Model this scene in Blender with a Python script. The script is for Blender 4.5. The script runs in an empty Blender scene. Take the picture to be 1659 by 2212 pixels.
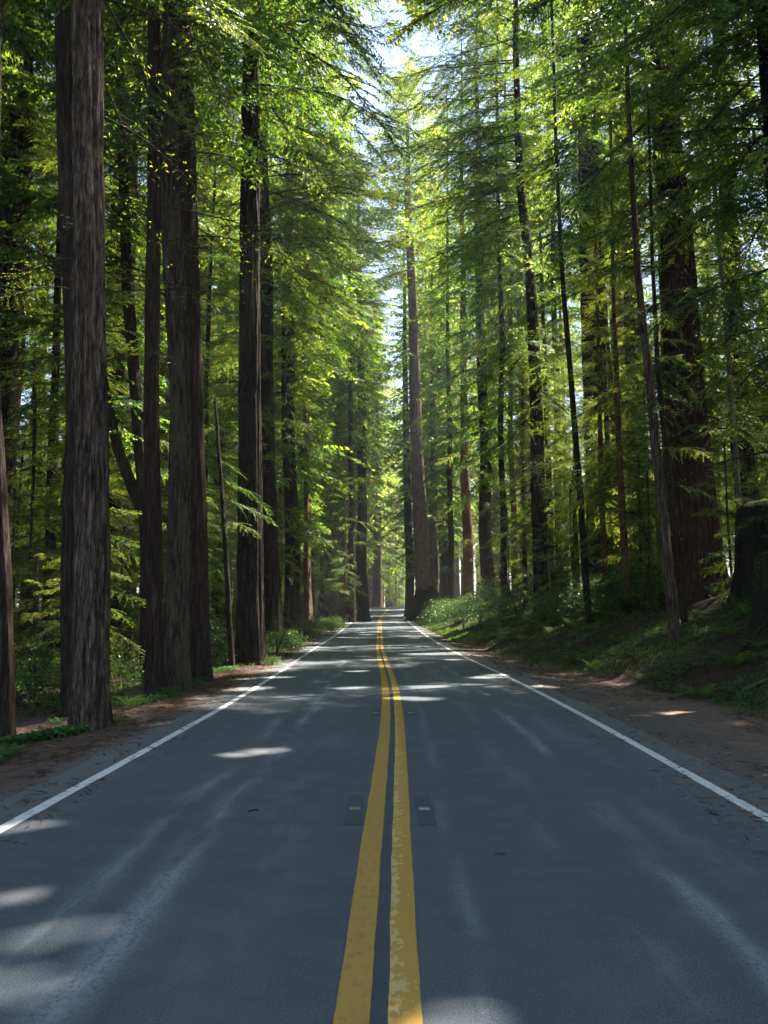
import bpy, math, random
import numpy as np
from mathutils import Vector, Matrix, Quaternion

# ------------------------------------------------------------------ camera, sky, sun, exposure
sc = bpy.context.scene
COL = sc.collection
R = math.radians
F = 1873.0                      # focal length in photo units (photo 1659 x 2212)
HY, CX, CY = 1322.0, 829.5, 1106.0
PITCH = math.atan((HY - CY) / F)
CAM_H = 1.75
cam_d = bpy.data.cameras.new('camera')
cam_d.sensor_fit = 'VERTICAL'; cam_d.sensor_height = 36; cam_d.lens = F / 2212 * 36
cam_d.clip_start = 0.1; cam_d.clip_end = 3000
cam = bpy.data.objects.new('camera', cam_d); COL.objects.link(cam)
cam.location = (0, 0, CAM_H); cam.rotation_euler = (math.pi / 2 + PITCH, 0, 0)
sc.camera = cam

SUN_AZ, SUN_EL = R(54), R(55)   # azimuth to the right of the view direction (+Y)
world = bpy.data.worlds.new('World'); sc.world = world
world.use_nodes = True
wn = world.node_tree.nodes; wl = world.node_tree.links
bg = wn['Background']
sky = wn.new('ShaderNodeTexSky'); sky.sky_type = 'NISHITA'; sky.sun_disc = False
sky.sun_elevation = SUN_EL; sky.sun_rotation = SUN_AZ
wl.new(sky.outputs[0], bg.inputs[0]); bg.inputs[1].default_value = 0.08
sd = bpy.data.lights.new('sun', 'SUN'); sd.energy = 5.0; sd.angle = R(0.5); sd.color = (1.0, 0.92, 0.78)
sun = bpy.data.objects.new('sun', sd); COL.objects.link(sun)
sdir = Vector((math.sin(SUN_AZ) * math.cos(SUN_EL), math.cos(SUN_AZ) * math.cos(SUN_EL), math.sin(SUN_EL)))
sun.rotation_euler = sdir.to_track_quat('Z', 'Y').to_euler()
sun.location = sdir * 150
sc.view_settings.view_transform = 'Standard'; sc.view_settings.look = 'None'
sc.view_settings.gamma = 1; sc.view_settings.use_curve_mapping = False
sc.view_settings.exposure = 2.45
sc.cycles.max_bounces = 7; sc.cycles.diffuse_bounces = 4; sc.cycles.glossy_bounces = 2
sc.cycles.transmission_bounces = 4; sc.cycles.volume_bounces = 0; sc.cycles.transparent_max_bounces = 4
sc.cycles.use_denoising = True
sc.cycles.use_adaptive_sampling = True; sc.cycles.adaptive_threshold = 0.02
sc.cycles.sample_clamp_indirect = 6
HAZE_DENSITY = 0.0005

rng = np.random.default_rng(11)
random.seed(5)

def P(xd, yd, depth):
    """photo point (1659-wide units) at world depth y -> world xyz"""
    cx, cy = (xd - CX) / F, (CY - yd) / F
    c, s = math.cos(PITCH), math.sin(PITCH)
    fy, fz = c - s * cy, s + c * cy
    k = depth / fy
    return np.array([cx * k, depth, CAM_H + fz * k])

def px(p):
    x, y, z = p[0], p[1], p[2] - CAM_H
    c, s = math.cos(PITCH), math.sin(PITCH)
    f = c * y + s * z; u = -s * y + c * z
    return CX + F * x / f, CY - F * u / f

# ------------------------------------------------------------------ numeric helpers
LAT = rng.random((64, 64, 64))
def vn(x, y, z):
    """value noise 0..1"""
    x, y, z = np.broadcast_arrays(np.asarray(x, float), np.asarray(y, float), np.asarray(z, float))
    xi, yi, zi = np.floor(x).astype(int), np.floor(y).astype(int), np.floor(z).astype(int)
    fx, fy, fz = x - xi, y - yi, z - zi
    fx, fy, fz = fx*fx*(3-2*fx), fy*fy*(3-2*fy), fz*fz*(3-2*fz)
    xi &= 63; yi &= 63; zi &= 63
    x1, y1, z1 = (xi+1) & 63, (yi+1) & 63, (zi+1) & 63
    a = LAT[xi, yi, zi]*(1-fx) + LAT[x1, yi, zi]*fx
    b = LAT[xi, y1, zi]*(1-fx) + LAT[x1, y1, zi]*fx
    c = LAT[xi, yi, z1]*(1-fx) + LAT[x1, yi, z1]*fx
    d = LAT[xi, y1, z1]*(1-fx) + LAT[x1, y1, z1]*fx
    return (a*(1-fy)+b*fy)*(1-fz) + (c*(1-fy)+d*fy)*fz

_yy = np.arange(-120, 520, 0.5)
def smooth(pts, sig):
    ys, vs = zip(*pts)
    v = np.interp(_yy, ys, vs)
    k = np.exp(-0.5*(np.arange(-60, 61)*0.5/sig)**2); k /= k.sum()
    return np.convolve(np.pad(v, 60, mode='edge'), k, mode='valid')
_xc = smooth([(-120,-.9),(0,-.07),(4,-.035),(9,.06),(15.5,.17),(22,.15),(30,.0),(41,-.2),(63,-.3),(111,-.55),(140,0),(175,1.1),(205,3.2),(260,11),(400,48)], 3)
_zr = smooth([(-120,0),(45,0),(63,.12),(90,.5),(111,.9),(140,1.5),(172,2.62),(190,2.75),(215,2.3),(260,.8),(400,-2)], 5)
_be = smooth([(-120,8),(0,7.6),(14.7,6.6),(28,5.5),(50,4.8),(90,4.3),(200,4.2)], 3)     # where the right bank starts
def xc(y): return np.interp(y, _yy, _xc)
def zr(y): return np.interp(y, _yy, _zr)
def be(y): return np.interp(y, _yy, _be)
def sstep(a, b, t):
    t = np.clip((t-a)/(b-a), 0, 1); return t*t*(3-2*t)
def ground(x, y):
    x = np.asarray(x, float); y = np.asarray(y, float)
    d = x - xc(y); z = zr(y) - 0.006
    # right: shoulder falls away a touch, then the bank climbs
    t = d - be(y) + (vn(x*.5, y*.5, 3.3)-.5)*.7
    bank = 0.40*np.clip(t, 0, None)
    bank = np.where(bank < 1.8, bank, 1.8 + 1.3*(1-np.exp(-(bank-1.8)/1.3)))+0.05*np.clip(t-6, 0, 40)
    bank *= 0.55 + 0.45*sstep(110, 60, y) if np.ndim(y) == 0 else (0.55 + 0.45*sstep(-110, -60, -y))
    r = -0.04*sstep(3.7, 5, d) + bank
    # left: drops slightly off the road
    l = -0.38*sstep(3.9, 7.5, -d)
    off = np.where(d > 0, r, l)
    w = sstep(4.2, 7, np.abs(d)) * np.where(d > 0, sstep(0, 1.5, t), 1)
    rough = (vn(x*.35, y*.35, 7.7)-.5)*.55 + (vn(x*1.3, y*1.3, 1.7)-.5)*.22 + (vn(x*4, y*4, 9.1)-.5)*.07
    rs = sstep(3.75, 4.6, np.abs(d))*(vn(x*5, y*5, 4.4)-.5)*.035
    return z + off + w*rough + rs - 0.02*sstep(3.55, 4.0, np.abs(d))

def mesh_np(name, V, Fq, mats, midx=None, tint=None, uv=None, smooth_shade=False):
    me = bpy.data.meshes.new(name)
    V = np.asarray(V, np.float32).reshape(-1, 3); Fq = np.asarray(Fq, np.int32)
    n, k = Fq.shape
    me.vertices.add(len(V)); me.vertices.foreach_set('co', V.ravel())
    me.loops.add(n*k); me.loops.foreach_set('vertex_index', Fq.ravel())
    me.polygons.add(n); me.polygons.foreach_set('loop_start', np.arange(0, n*k, k, dtype=np.int32))
    me.polygons.foreach_set('loop_total', np.full(n, k, np.int32))
    if midx is not None: me.polygons.foreach_set('material_index', np.asarray(midx, np.int32))
    if smooth_shade: me.polygons.foreach_set('use_smooth', np.ones(n, bool))
    for m in mats: me.materials.append(m)
    if tint is not None:
        a = me.attributes.new('tint', 'FLOAT', 'FACE'); a.data.foreach_set('value', np.asarray(tint, np.float32))
    if uv is not None:
        u = me.uv_layers.new(name='lane'); u.data.foreach_set('uv', np.asarray(uv, np.float32)[Fq.ravel()].ravel())
    me.update(calc_edges=True)
    return me

def grid_faces(nr, nc, wrap=False):
    i = np.arange(nr-1)[:, None]; j = np.arange(nc if wrap else nc-1)[None, :]
    j2 = (j+1) % nc
    return np.stack([i*nc+j, i*nc+j2, (i+1)*nc+j2, (i+1)*nc+j], -1).reshape(-1, 4)

def obj(name, me, parent=None, loc=None):
    o = bpy.data.objects.new(name, me); COL.objects.link(o)
    if parent: o.parent = parent
    if loc is not None: o.location = loc
    return o
def tag(o, label, cat, group=None):
    o['label'] = label; o['category'] = cat
    if group: o['group'] = group
    return o
def thing(name, loc, label, cat, group=None, rz=0.0):
    o = bpy.data.objects.new(name, None); COL.objects.link(o)
    o.location = loc; o.rotation_euler = (0, 0, rz); o.empty_display_size = .3
    return tag(o, label, cat, group)
def kindof(o, k): o['kind'] = k; return o

# ------------------------------------------------------------------ materials
def mat(name):
    m = bpy.data.materials.new(name); m.use_nodes = True
    nt = m.node_tree; nt.nodes.clear()
    return m, nt, nt.nodes, nt.links
def N(nt, typ, ins=None, **kw):
    n = nt.nodes.new(typ)
    for k, v in kw.items(): setattr(n, k, v)
    if ins:
        for k, v in ins.items():
            if hasattr(v, 'is_output'): nt.links.new(v, n.inputs[k])
            else: n.inputs[k].default_value = v
    return n
def M2(nt, op, a, b=0.0, c=0.0, clamp=False):
    n = nt.nodes.new('ShaderNodeMath'); n.operation = op; n.use_clamp = clamp
    for i, v in enumerate((a, b, c)):
        if hasattr(v, 'is_output'): nt.links.new(v, n.inputs[i])
        else: n.inputs[i].default_value = v
    return n.outputs[0]
def MR(nt, v, a, b, c=0.0, d=1.0, smooth_=True):
    n = nt.nodes.new('ShaderNodeMapRange'); n.interpolation_type = 'SMOOTHSTEP' if smooth_ else 'LINEAR'
    nt.links.new(v, n.inputs[0])
    for i, x in enumerate((a, b, c, d)): n.inputs[i+1].default_value = x
    return n.outputs[0]
def MIX(nt, f, a, b, blend='MIX'):
    n = nt.nodes.new('ShaderNodeMix'); n.data_type = 'RGBA'; n.blend_type = blend
    for i, v in ((0, f), (6, a), (7, b)):
        if hasattr(v, 'is_output'): nt.links.new(v, n.inputs[i])
        elif i == 0: n.inputs[i].default_value = v
        else: n.inputs[i].default_value = (*v, 1)
    return n.outputs[2]
def NOISE(nt, vec, scale, detail=4.0, rough=.55, dist=0.0):
    return N(nt, 'ShaderNodeTexNoise', {'Vector': vec, 'Scale': scale, 'Detail': detail, 'Roughness': rough, 'Distortion': dist}).outputs[0]
def VMUL(nt, vec, s):
    n = nt.nodes.new('ShaderNodeVectorMath'); n.operation = 'MULTIPLY'
    nt.links.new(vec, n.inputs[0]); n.inputs[1].default_value = s
    return n.outputs[0]
def RAMP(nt, f, stops):
    n = nt.nodes.new('ShaderNodeValToRGB'); nt.links.new(f, n.inputs[0])
    el = n.color_ramp.elements
    while len(el) > 1: el.remove(el[-1])
    el[0].position = stops[0][0]; el[0].color = (*stops[0][1], 1)
    for p, c in stops[1:]:
        e = el.new(p); e.color = (*c, 1)
    return n.outputs[0]
def OUT(nt, sh):
    o = nt.nodes.new('ShaderNodeOutputMaterial'); nt.links.new(sh, o.inputs[0])
def PRIN(nt, col, rough=.8, spec=.3, normal=None):
    ins = {'Base Color': col if hasattr(col, 'is_output') else (*col, 1), 'Roughness': rough, 'Specular IOR Level': spec}
    if normal is not None: ins['Normal'] = normal
    return N(nt, 'ShaderNodeBsdfPrincipled', ins).outputs[0]
def BUMP(nt, h, strength, dist):
    return N(nt, 'ShaderNodeBump', {'Height': h, 'Strength': strength, 'Distance': dist}).outputs[0]

def bark_mat(name, dark, mid, light, moss=0.0, mossc=(.05, .07, .02), scale=1.0):
    m, nt, nn, nl = mat(name)
    tc = N(nt, 'ShaderNodeTexCoord').outputs['Object']
    info = N(nt, 'ShaderNodeObjectInfo').outputs['Random']
    fib = NOISE(nt, VMUL(nt, tc, (5*scale, 5*scale, .62*scale)), 3, 8, .62, .5)
    fine = NOISE(nt, VMUL(nt, tc, (17*scale, 17*scale, 2.0*scale)), 3.2, 6, .65, .3)
    blot = NOISE(nt, VMUL(nt, tc, (1, 1, .35)), 1.3, 4)
    f = M2(nt, 'ADD', M2(nt, 'MULTIPLY', fib, .6), M2(nt, 'MULTIPLY', fine, .4))
    c = RAMP(nt, f, [(.40, dark), (.50, mid), (.62, light)])
    c = MIX(nt, MR(nt, blot, .35, .7, 0, .55), c, MIX(nt, .5, c, dark))
    red = MIX(nt, MR(nt, info, 0, 1, 0, .2), c, MIX(nt, .6, c, (.16, .07, .035)))
    if moss:
        mz = NOISE(nt, VMUL(nt, tc, (2.2, 2.2, .5)), 1.7, 5)
        red = MIX(nt, MR(nt, mz, .62-.25*moss, .75-.2*moss, 0, .85*moss), red, mossc)
    h = M2(nt, 'ADD', fib, M2(nt, 'MULTIPLY', fine, .6))
    OUT(nt, PRIN(nt, red, .9, .15, BUMP(nt, h, 1.0, .10)))
    return m

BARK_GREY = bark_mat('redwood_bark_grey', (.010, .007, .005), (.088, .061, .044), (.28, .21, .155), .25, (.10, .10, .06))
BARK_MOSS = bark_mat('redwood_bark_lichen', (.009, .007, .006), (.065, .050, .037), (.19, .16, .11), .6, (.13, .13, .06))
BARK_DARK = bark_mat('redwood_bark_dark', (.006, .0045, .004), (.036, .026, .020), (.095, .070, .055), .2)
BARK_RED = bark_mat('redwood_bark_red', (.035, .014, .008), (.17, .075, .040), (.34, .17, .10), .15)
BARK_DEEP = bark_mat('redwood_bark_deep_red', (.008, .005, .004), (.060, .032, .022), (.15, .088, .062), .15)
BARK_LAND = bark_mat('redwood_bark_weathered', (.030, .015, .010), (.155, .090, .062), (.33, .225, .17), .2)
BARK_BURL = bark_mat('charred_bark', (.005, .004, .004), (.02, .016, .013), (.04, .032, .026), .5)
BARK_STUMP = bark_mat('mossy_stump_bark', (.006, .005, .004), (.026, .020, .014), (.055, .042, .028), .7, (.022, .028, .009), .7)
TWIG = bark_mat('branch_bark', (.012, .008, .006), (.05, .036, .027), (.09, .07, .055), .3)
DEADWOOD = bark_mat('dead_branch_wood', (.08, .06, .05), (.20, .17, .14), (.34, .30, .26))

def leaf_mat(name, stops, tstops, trans=.5, rough=.45, spec=.5):
    m, nt, nn, nl = mat(name)
    at = N(nt, 'ShaderNodeAttribute', attribute_name='tint').outputs['Fac']
    rnd = N(nt, 'ShaderNodeObjectInfo').outputs['Random']
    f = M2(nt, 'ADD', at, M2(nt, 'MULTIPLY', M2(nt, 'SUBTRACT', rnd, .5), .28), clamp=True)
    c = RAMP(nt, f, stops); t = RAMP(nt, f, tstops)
    p = PRIN(nt, c, rough, spec)
    tr = N(nt, 'ShaderNodeBsdfTranslucent', {'Color': t}).outputs[0]
    mx = N(nt, 'ShaderNodeMixShader', {0: trans, 1: p, 2: tr})
    OUT(nt, mx.outputs[0]); return m
LEAF = leaf_mat('redwood_needles',
    [(0, (.010, .038, .016)), (.4, (.023, .074, .026)), (.75, (.06, .125, .022)), (.93, (.11, .14, .025)), (1, (.22, .12, .03))],
    [(0, (.04, .12, .012)), (.38, (.14, .28, .022)), (.72, (.42, .50, .035)), (.93, (.66, .60, .05)), (1, (.6, .30, .03))], .56)
BROAD = leaf_mat('broad_leaves',
    [(0, (.02, .06, .018)), (.5, (.045, .12, .025)), (1, (.12, .17, .03))],
    [(0, (.10, .22, .03)), (.5, (.28, .42, .05)), (1, (.60, .62, .08))], .5, .38, .5)
SHRUB = leaf_mat('shrub_leaves',
    [(0, (.014, .042, .014)), (.5, (.032, .085, .022)), (1, (.09, .13, .03))],
    [(0, (.05, .13, .02)), (.5, (.14, .26, .035)), (1, (.38, .44, .06))], .42, .36, .5)
FERN = leaf_mat('fern_green',
    [(0, (.02, .06, .015)), (.6, (.05, .12, .02)), (1, (.12, .15, .03))],
    [(0, (.06, .16, .02)), (.6, (.18, .32, .03)), (1, (.42, .46, .06))], .4)
GRASS = leaf_mat('verge_grass',
    [(0, (.025, .06, .015)), (.6, (.07, .12, .025)), (.85, (.14, .14, .05)), (1, (.20, .16, .08))],
    [(0, (.07, .18, .02)), (.6, (.20, .34, .04)), (1, (.42, .40, .10))], .4)
CLOVER = leaf_mat('clover_green',
    [(0, (.025, .075, .018)), (1, (.07, .15, .035))], [(0, (.06, .18, .03)), (1, (.16, .34, .06))], .35, .5, .4)
LITTER = leaf_mat('fallen_needles',
    [(0, (.045, .022, .014)), (.5, (.11, .055, .035)), (.85, (.20, .11, .07)), (1, (.32, .22, .14))],
    [(0, (.02, .01, .005)), (1, (.1, .06, .03))], .1, .85, .2)

def ground_mat():
    m, nt, nn, nl = mat('forest_floor')
    uvn = N(nt, 'ShaderNodeUVMap', uv_map='lane').outputs[0]
    pos = N(nt, 'ShaderNodeNewGeometry').outputs['Position']
    sep = N(nt, 'ShaderNodeSeparateXYZ', {0: uvn})
    d = sep.outputs[0]; b = sep.outputs[1]           # lateral distance from road centre; distance past the bank foot
    n1 = NOISE(nt, pos, .9, 5); n2 = NOISE(nt, pos, 6, 6, .65); n3 = NOISE(nt, pos, 45, 4, .7); n4 = NOISE(nt, pos, .22, 3)
    duff = RAMP(nt, n2, [(.32, (.014, .010, .007)), (.5, (.042, .027, .019)), (.70, (.085, .055, .040))])
    duff = MIX(nt, MR(nt, n3, .52, .72, 0, .7), duff, (.15, .095, .068))
    duff = MIX(nt, MR(nt, n1, .45, .65, 0, .5), duff, (.028, .036, .014))
    grav = RAMP(nt, n3, [(.3, (.07, .055, .05)), (.55, (.15, .125, .115)), (.8, (.26, .23, .215))])
    rednd = RAMP(nt, n2, [(.3, (.10, .070, .058)), (.55, (.185, .132, .110)), (.8, (.28, .21, .18))])
    rednd = MIX(nt, MR(nt, n3, .5, .75, 0, .7), rednd, (.22, .15, .125))
    ad = M2(nt, 'ABSOLUTE', d)
    e = M2(nt, 'ADD', ad, M2(nt, 'MULTIPLY', M2(nt, 'SUBTRACT', n1, .5), 1.1))
    e = M2(nt, 'ADD', e, M2(nt, 'MULTIPLY', M2(nt, 'SUBTRACT', n2, .5), .7))
    right = MR(nt, d, -.1, .1)
    lim = M2(nt, 'MULTIPLY_ADD', right, .75, 3.9)   # gravel reaches further on the right
    gravm = MR(nt, M2(nt, 'SUBTRACT', e, lim), -.25, .35, 1, 0)
    shoulder = MIX(nt, right, MIX(nt, .45, duff, rednd), rednd)
    c = MIX(nt, gravm, shoulder, grav)
    eb = M2(nt, 'ADD', b, M2(nt, 'MULTIPLY', M2(nt, 'SUBTRACT', n1, .5), .8))
    c = MIX(nt, MR(nt, eb, -.2, .35), c, duff)
    h = M2(nt, 'ADD', n2, M2(nt, 'MULTIPLY', n3, .5))
    OUT(nt, PRIN(nt, c, .95, .15, BUMP(nt, h, .8, .05)))
    return m

def road_mat(name, base=1.0, streaks=True):
    m, nt, nn, nl = mat(name)
    uvn = N(nt, 'ShaderNodeUVMap', uv_map='lane').outputs[0]
    sep = N(nt, 'ShaderNodeSeparateXYZ', {0: uvn}); d = sep.outputs[0]; y = sep.outputs[1]
    ag = NOISE(nt, uvn, 95, 3, .8); ag2 = NOISE(nt, VMUL(nt, uvn, (1, .7, 1)), 34, 5, .75)
    lo = NOISE(nt, VMUL(nt, uvn, (1.2, .16, 1)), 1.0, 5)
    st = NOISE(nt, VMUL(nt, uvn, (9, .55, 1)), 1.0, 6, .65)
    c = RAMP(nt, ag, [(.36, (.022*base, .029*base, .038*base)), (.5, (.060*base, .076*base, .096*base)), (.63, (.140*base, .162*base, .190*base))])
    c = MIX(nt, MR(nt, ag2, .55, .78, 0, .45), c, (.128*base, .140*base, .156*base))
    mo = NOISE(nt, VMUL(nt, uvn, (1.6, 2.6, 1)), 1.3, 6, .62)
    c = MIX(nt, MR(nt, mo, .42, .68, 0, .26), c, (.125*base, .138*base, .152*base))
    c = MIX(nt, MR(nt, mo, .50, .30, 0, .3), c, (.030*base, .037*base, .046*base))
    c = MIX(nt, MR(nt, lo, .3, .75, 0, .5), c, (.095*base, .105*base, .120*base))
    if streaks:
        tot = None
        wob = M2(nt, 'MULTIPLY', M2(nt, 'SUBTRACT', NOISE(nt, VMUL(nt, uvn, (.0, .22, 1)), 1.0, 2), .5), .45)
        dd = M2(nt, 'ADD', d, wob)
        for k, (d0, w, a, yo) in enumerate([(-1.42, .13, .8, 0), (-1.85, .10, .6, 5), (-.85, .25, .22, 9), (1.92, .11, .7, 3), (1.36, .20, .35, 8), (2.45, .25, .3, 1), (.5, .06, .35, 7)]):
            g = M2(nt, 'DIVIDE', M2(nt, 'SUBTRACT', dd, d0), w)
            g = M2(nt, 'POWER', 2.718, M2(nt, 'MULTIPLY', M2(nt, 'MULTIPLY', g, g), -1))
            br = NOISE(nt, VMUL(nt, uvn, (1.5, .42, 1)), 1.0, 4, .6)
            off = N(nt, 'ShaderNodeVectorMath', {0: VMUL(nt, uvn, (1.8, .36, 1)), 1: (yo*3.1, yo*1.7, 0)}).outputs[0]
            br = NOISE(nt, off, 1.0, 4, .6)
            g = M2(nt, 'MULTIPLY', M2(nt, 'MULTIPLY', g, MR(nt, br, .42, .62)), a)
            tot = g if tot is None else M2(nt, 'ADD', tot, g)
        tot = M2(nt, 'MULTIPLY', tot, MR(nt, M2(nt, 'ADD', M2(nt, 'MULTIPLY', ag2, .6), M2(nt, 'ADD', M2(nt, 'MULTIPLY', st, .35), M2(nt, 'MULTIPLY', ag, .35))), .52, .72), clamp=True)
        c = MIX(nt, M2(nt, 'MULTIPLY', tot, .85), c, (.30, .34, .375))
        edge = MR(nt, M2(nt, 'ADD', M2(nt, 'ABSOLUTE', d), M2(nt, 'MULTIPLY', M2(nt, 'SUBTRACT', st, .5), .7)), 2.55, 3.45, 0, .55)
        c = MIX(nt, edge, c, (.15, .15, .148))
        # a few tar seams and stains
        tar = MR(nt, NOISE(nt, VMUL(nt, uvn, (3, .7, 1)), .6, 3), .66, .72, 0, .35)
        c = MIX(nt, tar, c, (.028, .03, .032))
    OUT(nt, PRIN(nt, c, .72, .35, BUMP(nt, M2(nt, 'ADD', ag, ag2), .55, .012)))
    return m

def paint_mat(name, col, worn, old, wear, side=0.0):
    m, nt, nn, nl = mat(name)
    uvn = N(nt, 'ShaderNodeUVMap', uv_map='lane').outputs[0]
    n1 = NOISE(nt, uvn, 60, 5, .7); n2 = NOISE(nt, VMUL(nt, uvn, (22, 11, 1)), 1.0, 5, .62); n3 = NOISE(nt, VMUL(nt, uvn, (3, .5, 1)), 1, 3)
    d = N(nt, 'ShaderNodeSeparateXYZ', {0: uvn}).outputs[0]
    c = MIX(nt, MR(nt, n3, .35, .7, 0, .5), col, tuple(x*.8 for x in col))
    k = n2
    if side:
        k = M2(nt, 'ADD', M2(nt, 'ADD', n2, MR(nt, d, .045, .17, .10, -.12, False)), M2(nt, 'MULTIPLY', M2(nt, 'SUBTRACT', NOISE(nt, VMUL(nt, uvn, (.5, 2.2, 1)), 1, 4), .5), .6))
    c = MIX(nt, MR(nt, k, .52, .62, 0, .7), c, old)
    c = MIX(nt, MR(nt, M2(nt, 'ADD', M2(nt, 'MULTIPLY', n1, .65), M2(nt, 'MULTIPLY', n2, .4)), .64-wear, .76-wear, 0, .8), c, worn)
    OUT(nt, PRIN(nt, c, .65, .35, BUMP(nt, n1, .4, .006)))
    return m
YELLOW = paint_mat('yellow_road_paint', (.42, .24, .052), (.16, .125, .07), (.27, .18, .065), .02)
YELLOW2 = paint_mat('yellow_road_paint_chipped', (.44, .25, .052), (.16, .125, .07), (.58, .46, .20), .02, 1)
WHITE = paint_mat('white_road_paint', (.66, .67, .68), (.20, .20, .20), (.52, .53, .54), .05)
ASPHALT = road_mat('asphalt')
PATCH = road_mat('fresh_tar', .74, False)
GROUND = ground_mat()
def plain(name, col, rough=.6, spec=.4):
    m, nt, nn, nl = mat(name)
    tc = N(nt, 'ShaderNodeTexCoord').outputs['Object']
    n = NOISE(nt, tc, 30, 4)
    c = MIX(nt, MR(nt, n, .4, .75, 0, .5), col, tuple(x*.6 for x in col))
    OUT(nt, PRIN(nt, c, rough, spec)); return m
POST_M = plain('post_white', (.34, .31, .26)); POST_D = plain('post_brown', (.16, .13, .10))
AMBER = plain('amber_reflector', (.30, .16, .06), .4, .5); PALE = plain('clear_reflector', (.42, .33, .30), .4, .5); CERAM = plain('marker_body', (.16, .15, .14))

# ------------------------------------------------------------------ ground, road, markings
def stops(*segs):
    out = []
    for a, b, s in segs: out.append(np.arange(a, b, s))
    return np.concatenate(out)
xs = stops((-450, -60, 15), (-60, -16, 1.5), (-16, -2.6, .16), (-2.6, 2.6, .65), (2.6, 17, .16), (17, 60, 1.5), (60, 451, 15))
ys = stops((-120, -10, 5), (-10, 4, .5), (4, 45, .18), (45, 100, .5), (100, 260, 2), (260, 451, 10))
DX, YY = np.meshgrid(xs, ys)
w = np.clip(1-np.maximum(np.abs(DX)-60, 0)/200, 0, 1)
XX = DX + xc(YY)*w
ZZ = ground(XX, YY)
g = mesh_np('forest_floor', np.stack([XX, YY, ZZ], -1), grid_faces(len(ys), len(xs)), [GROUND],
            uv=np.stack([(XX-xc(YY)).ravel(), (XX-xc(YY)-be(YY)).ravel()], -1), smooth_shade=True)
kindof(obj('forest_floor', g), 'structure')

ys = stops((-20, 60, .25), (60, 262, 1))
def ribbon(name, lo, hi, dz, material, ncol=2, jag=0.0, jf=3.0, seed=0, y0=None, y1=None):
    yy = ys if y0 is None else ys[(ys >= y0) & (ys <= y1)]
    if jag: yy = stops((yy[0], 40, .06), (40, yy[-1], .5)) if yy[-1] > 40 else yy
    a = lo(yy) if callable(lo) else np.full_like(yy, lo); b = hi(yy) if callable(hi) else np.full_like(yy, hi)
    if jag:
        a = a + jag*(vn(yy*jf, seed+.3, .5)-.5) + jag*.5*(vn(yy*jf*5, seed+.7, .5)-.5)
        b = b + jag*(vn(yy*jf, seed+5.3, .5)-.5) + jag*.5*(vn(yy*jf*5, seed+5.7, .5)-.5)
    t = np.linspace(0, 1, ncol)[None, :]
    D = a[:, None]*(1-t) + b[:, None]*t
    Y = np.repeat(yy[:, None], ncol, 1)
    V = np.stack([D + xc(Y), Y, zr(Y) + dz], -1)
    me = mesh_np(name, V, grid_faces(len(yy), ncol), [material], uv=np.stack([D.ravel(), Y.ravel()], -1))
    return kindof(obj(name, me), 'structure')
ribbon('road', -3.62, 3.72, 0.0, ASPHALT, 9, .22, 1.1, 2)
ribbon('yellow_line', -.193, -.036, .004, YELLOW, 2, .014, 2.5, 3)
ribbon('yellow_line', .042, .186, .004, YELLOW2, 2, .012, 2.5, 4)
ribbon('tar_strip', -.030, .036, .004, PATCH, 2, .012, 2.5, 5)
ribbon('white_line', -3.19, -3.07, .004, WHITE, 2, .012, 2.5, 6)
ribbon('white_line', 3.18, 3.30, .004, WHITE, 2, .012, 2.5, 7)

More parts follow.
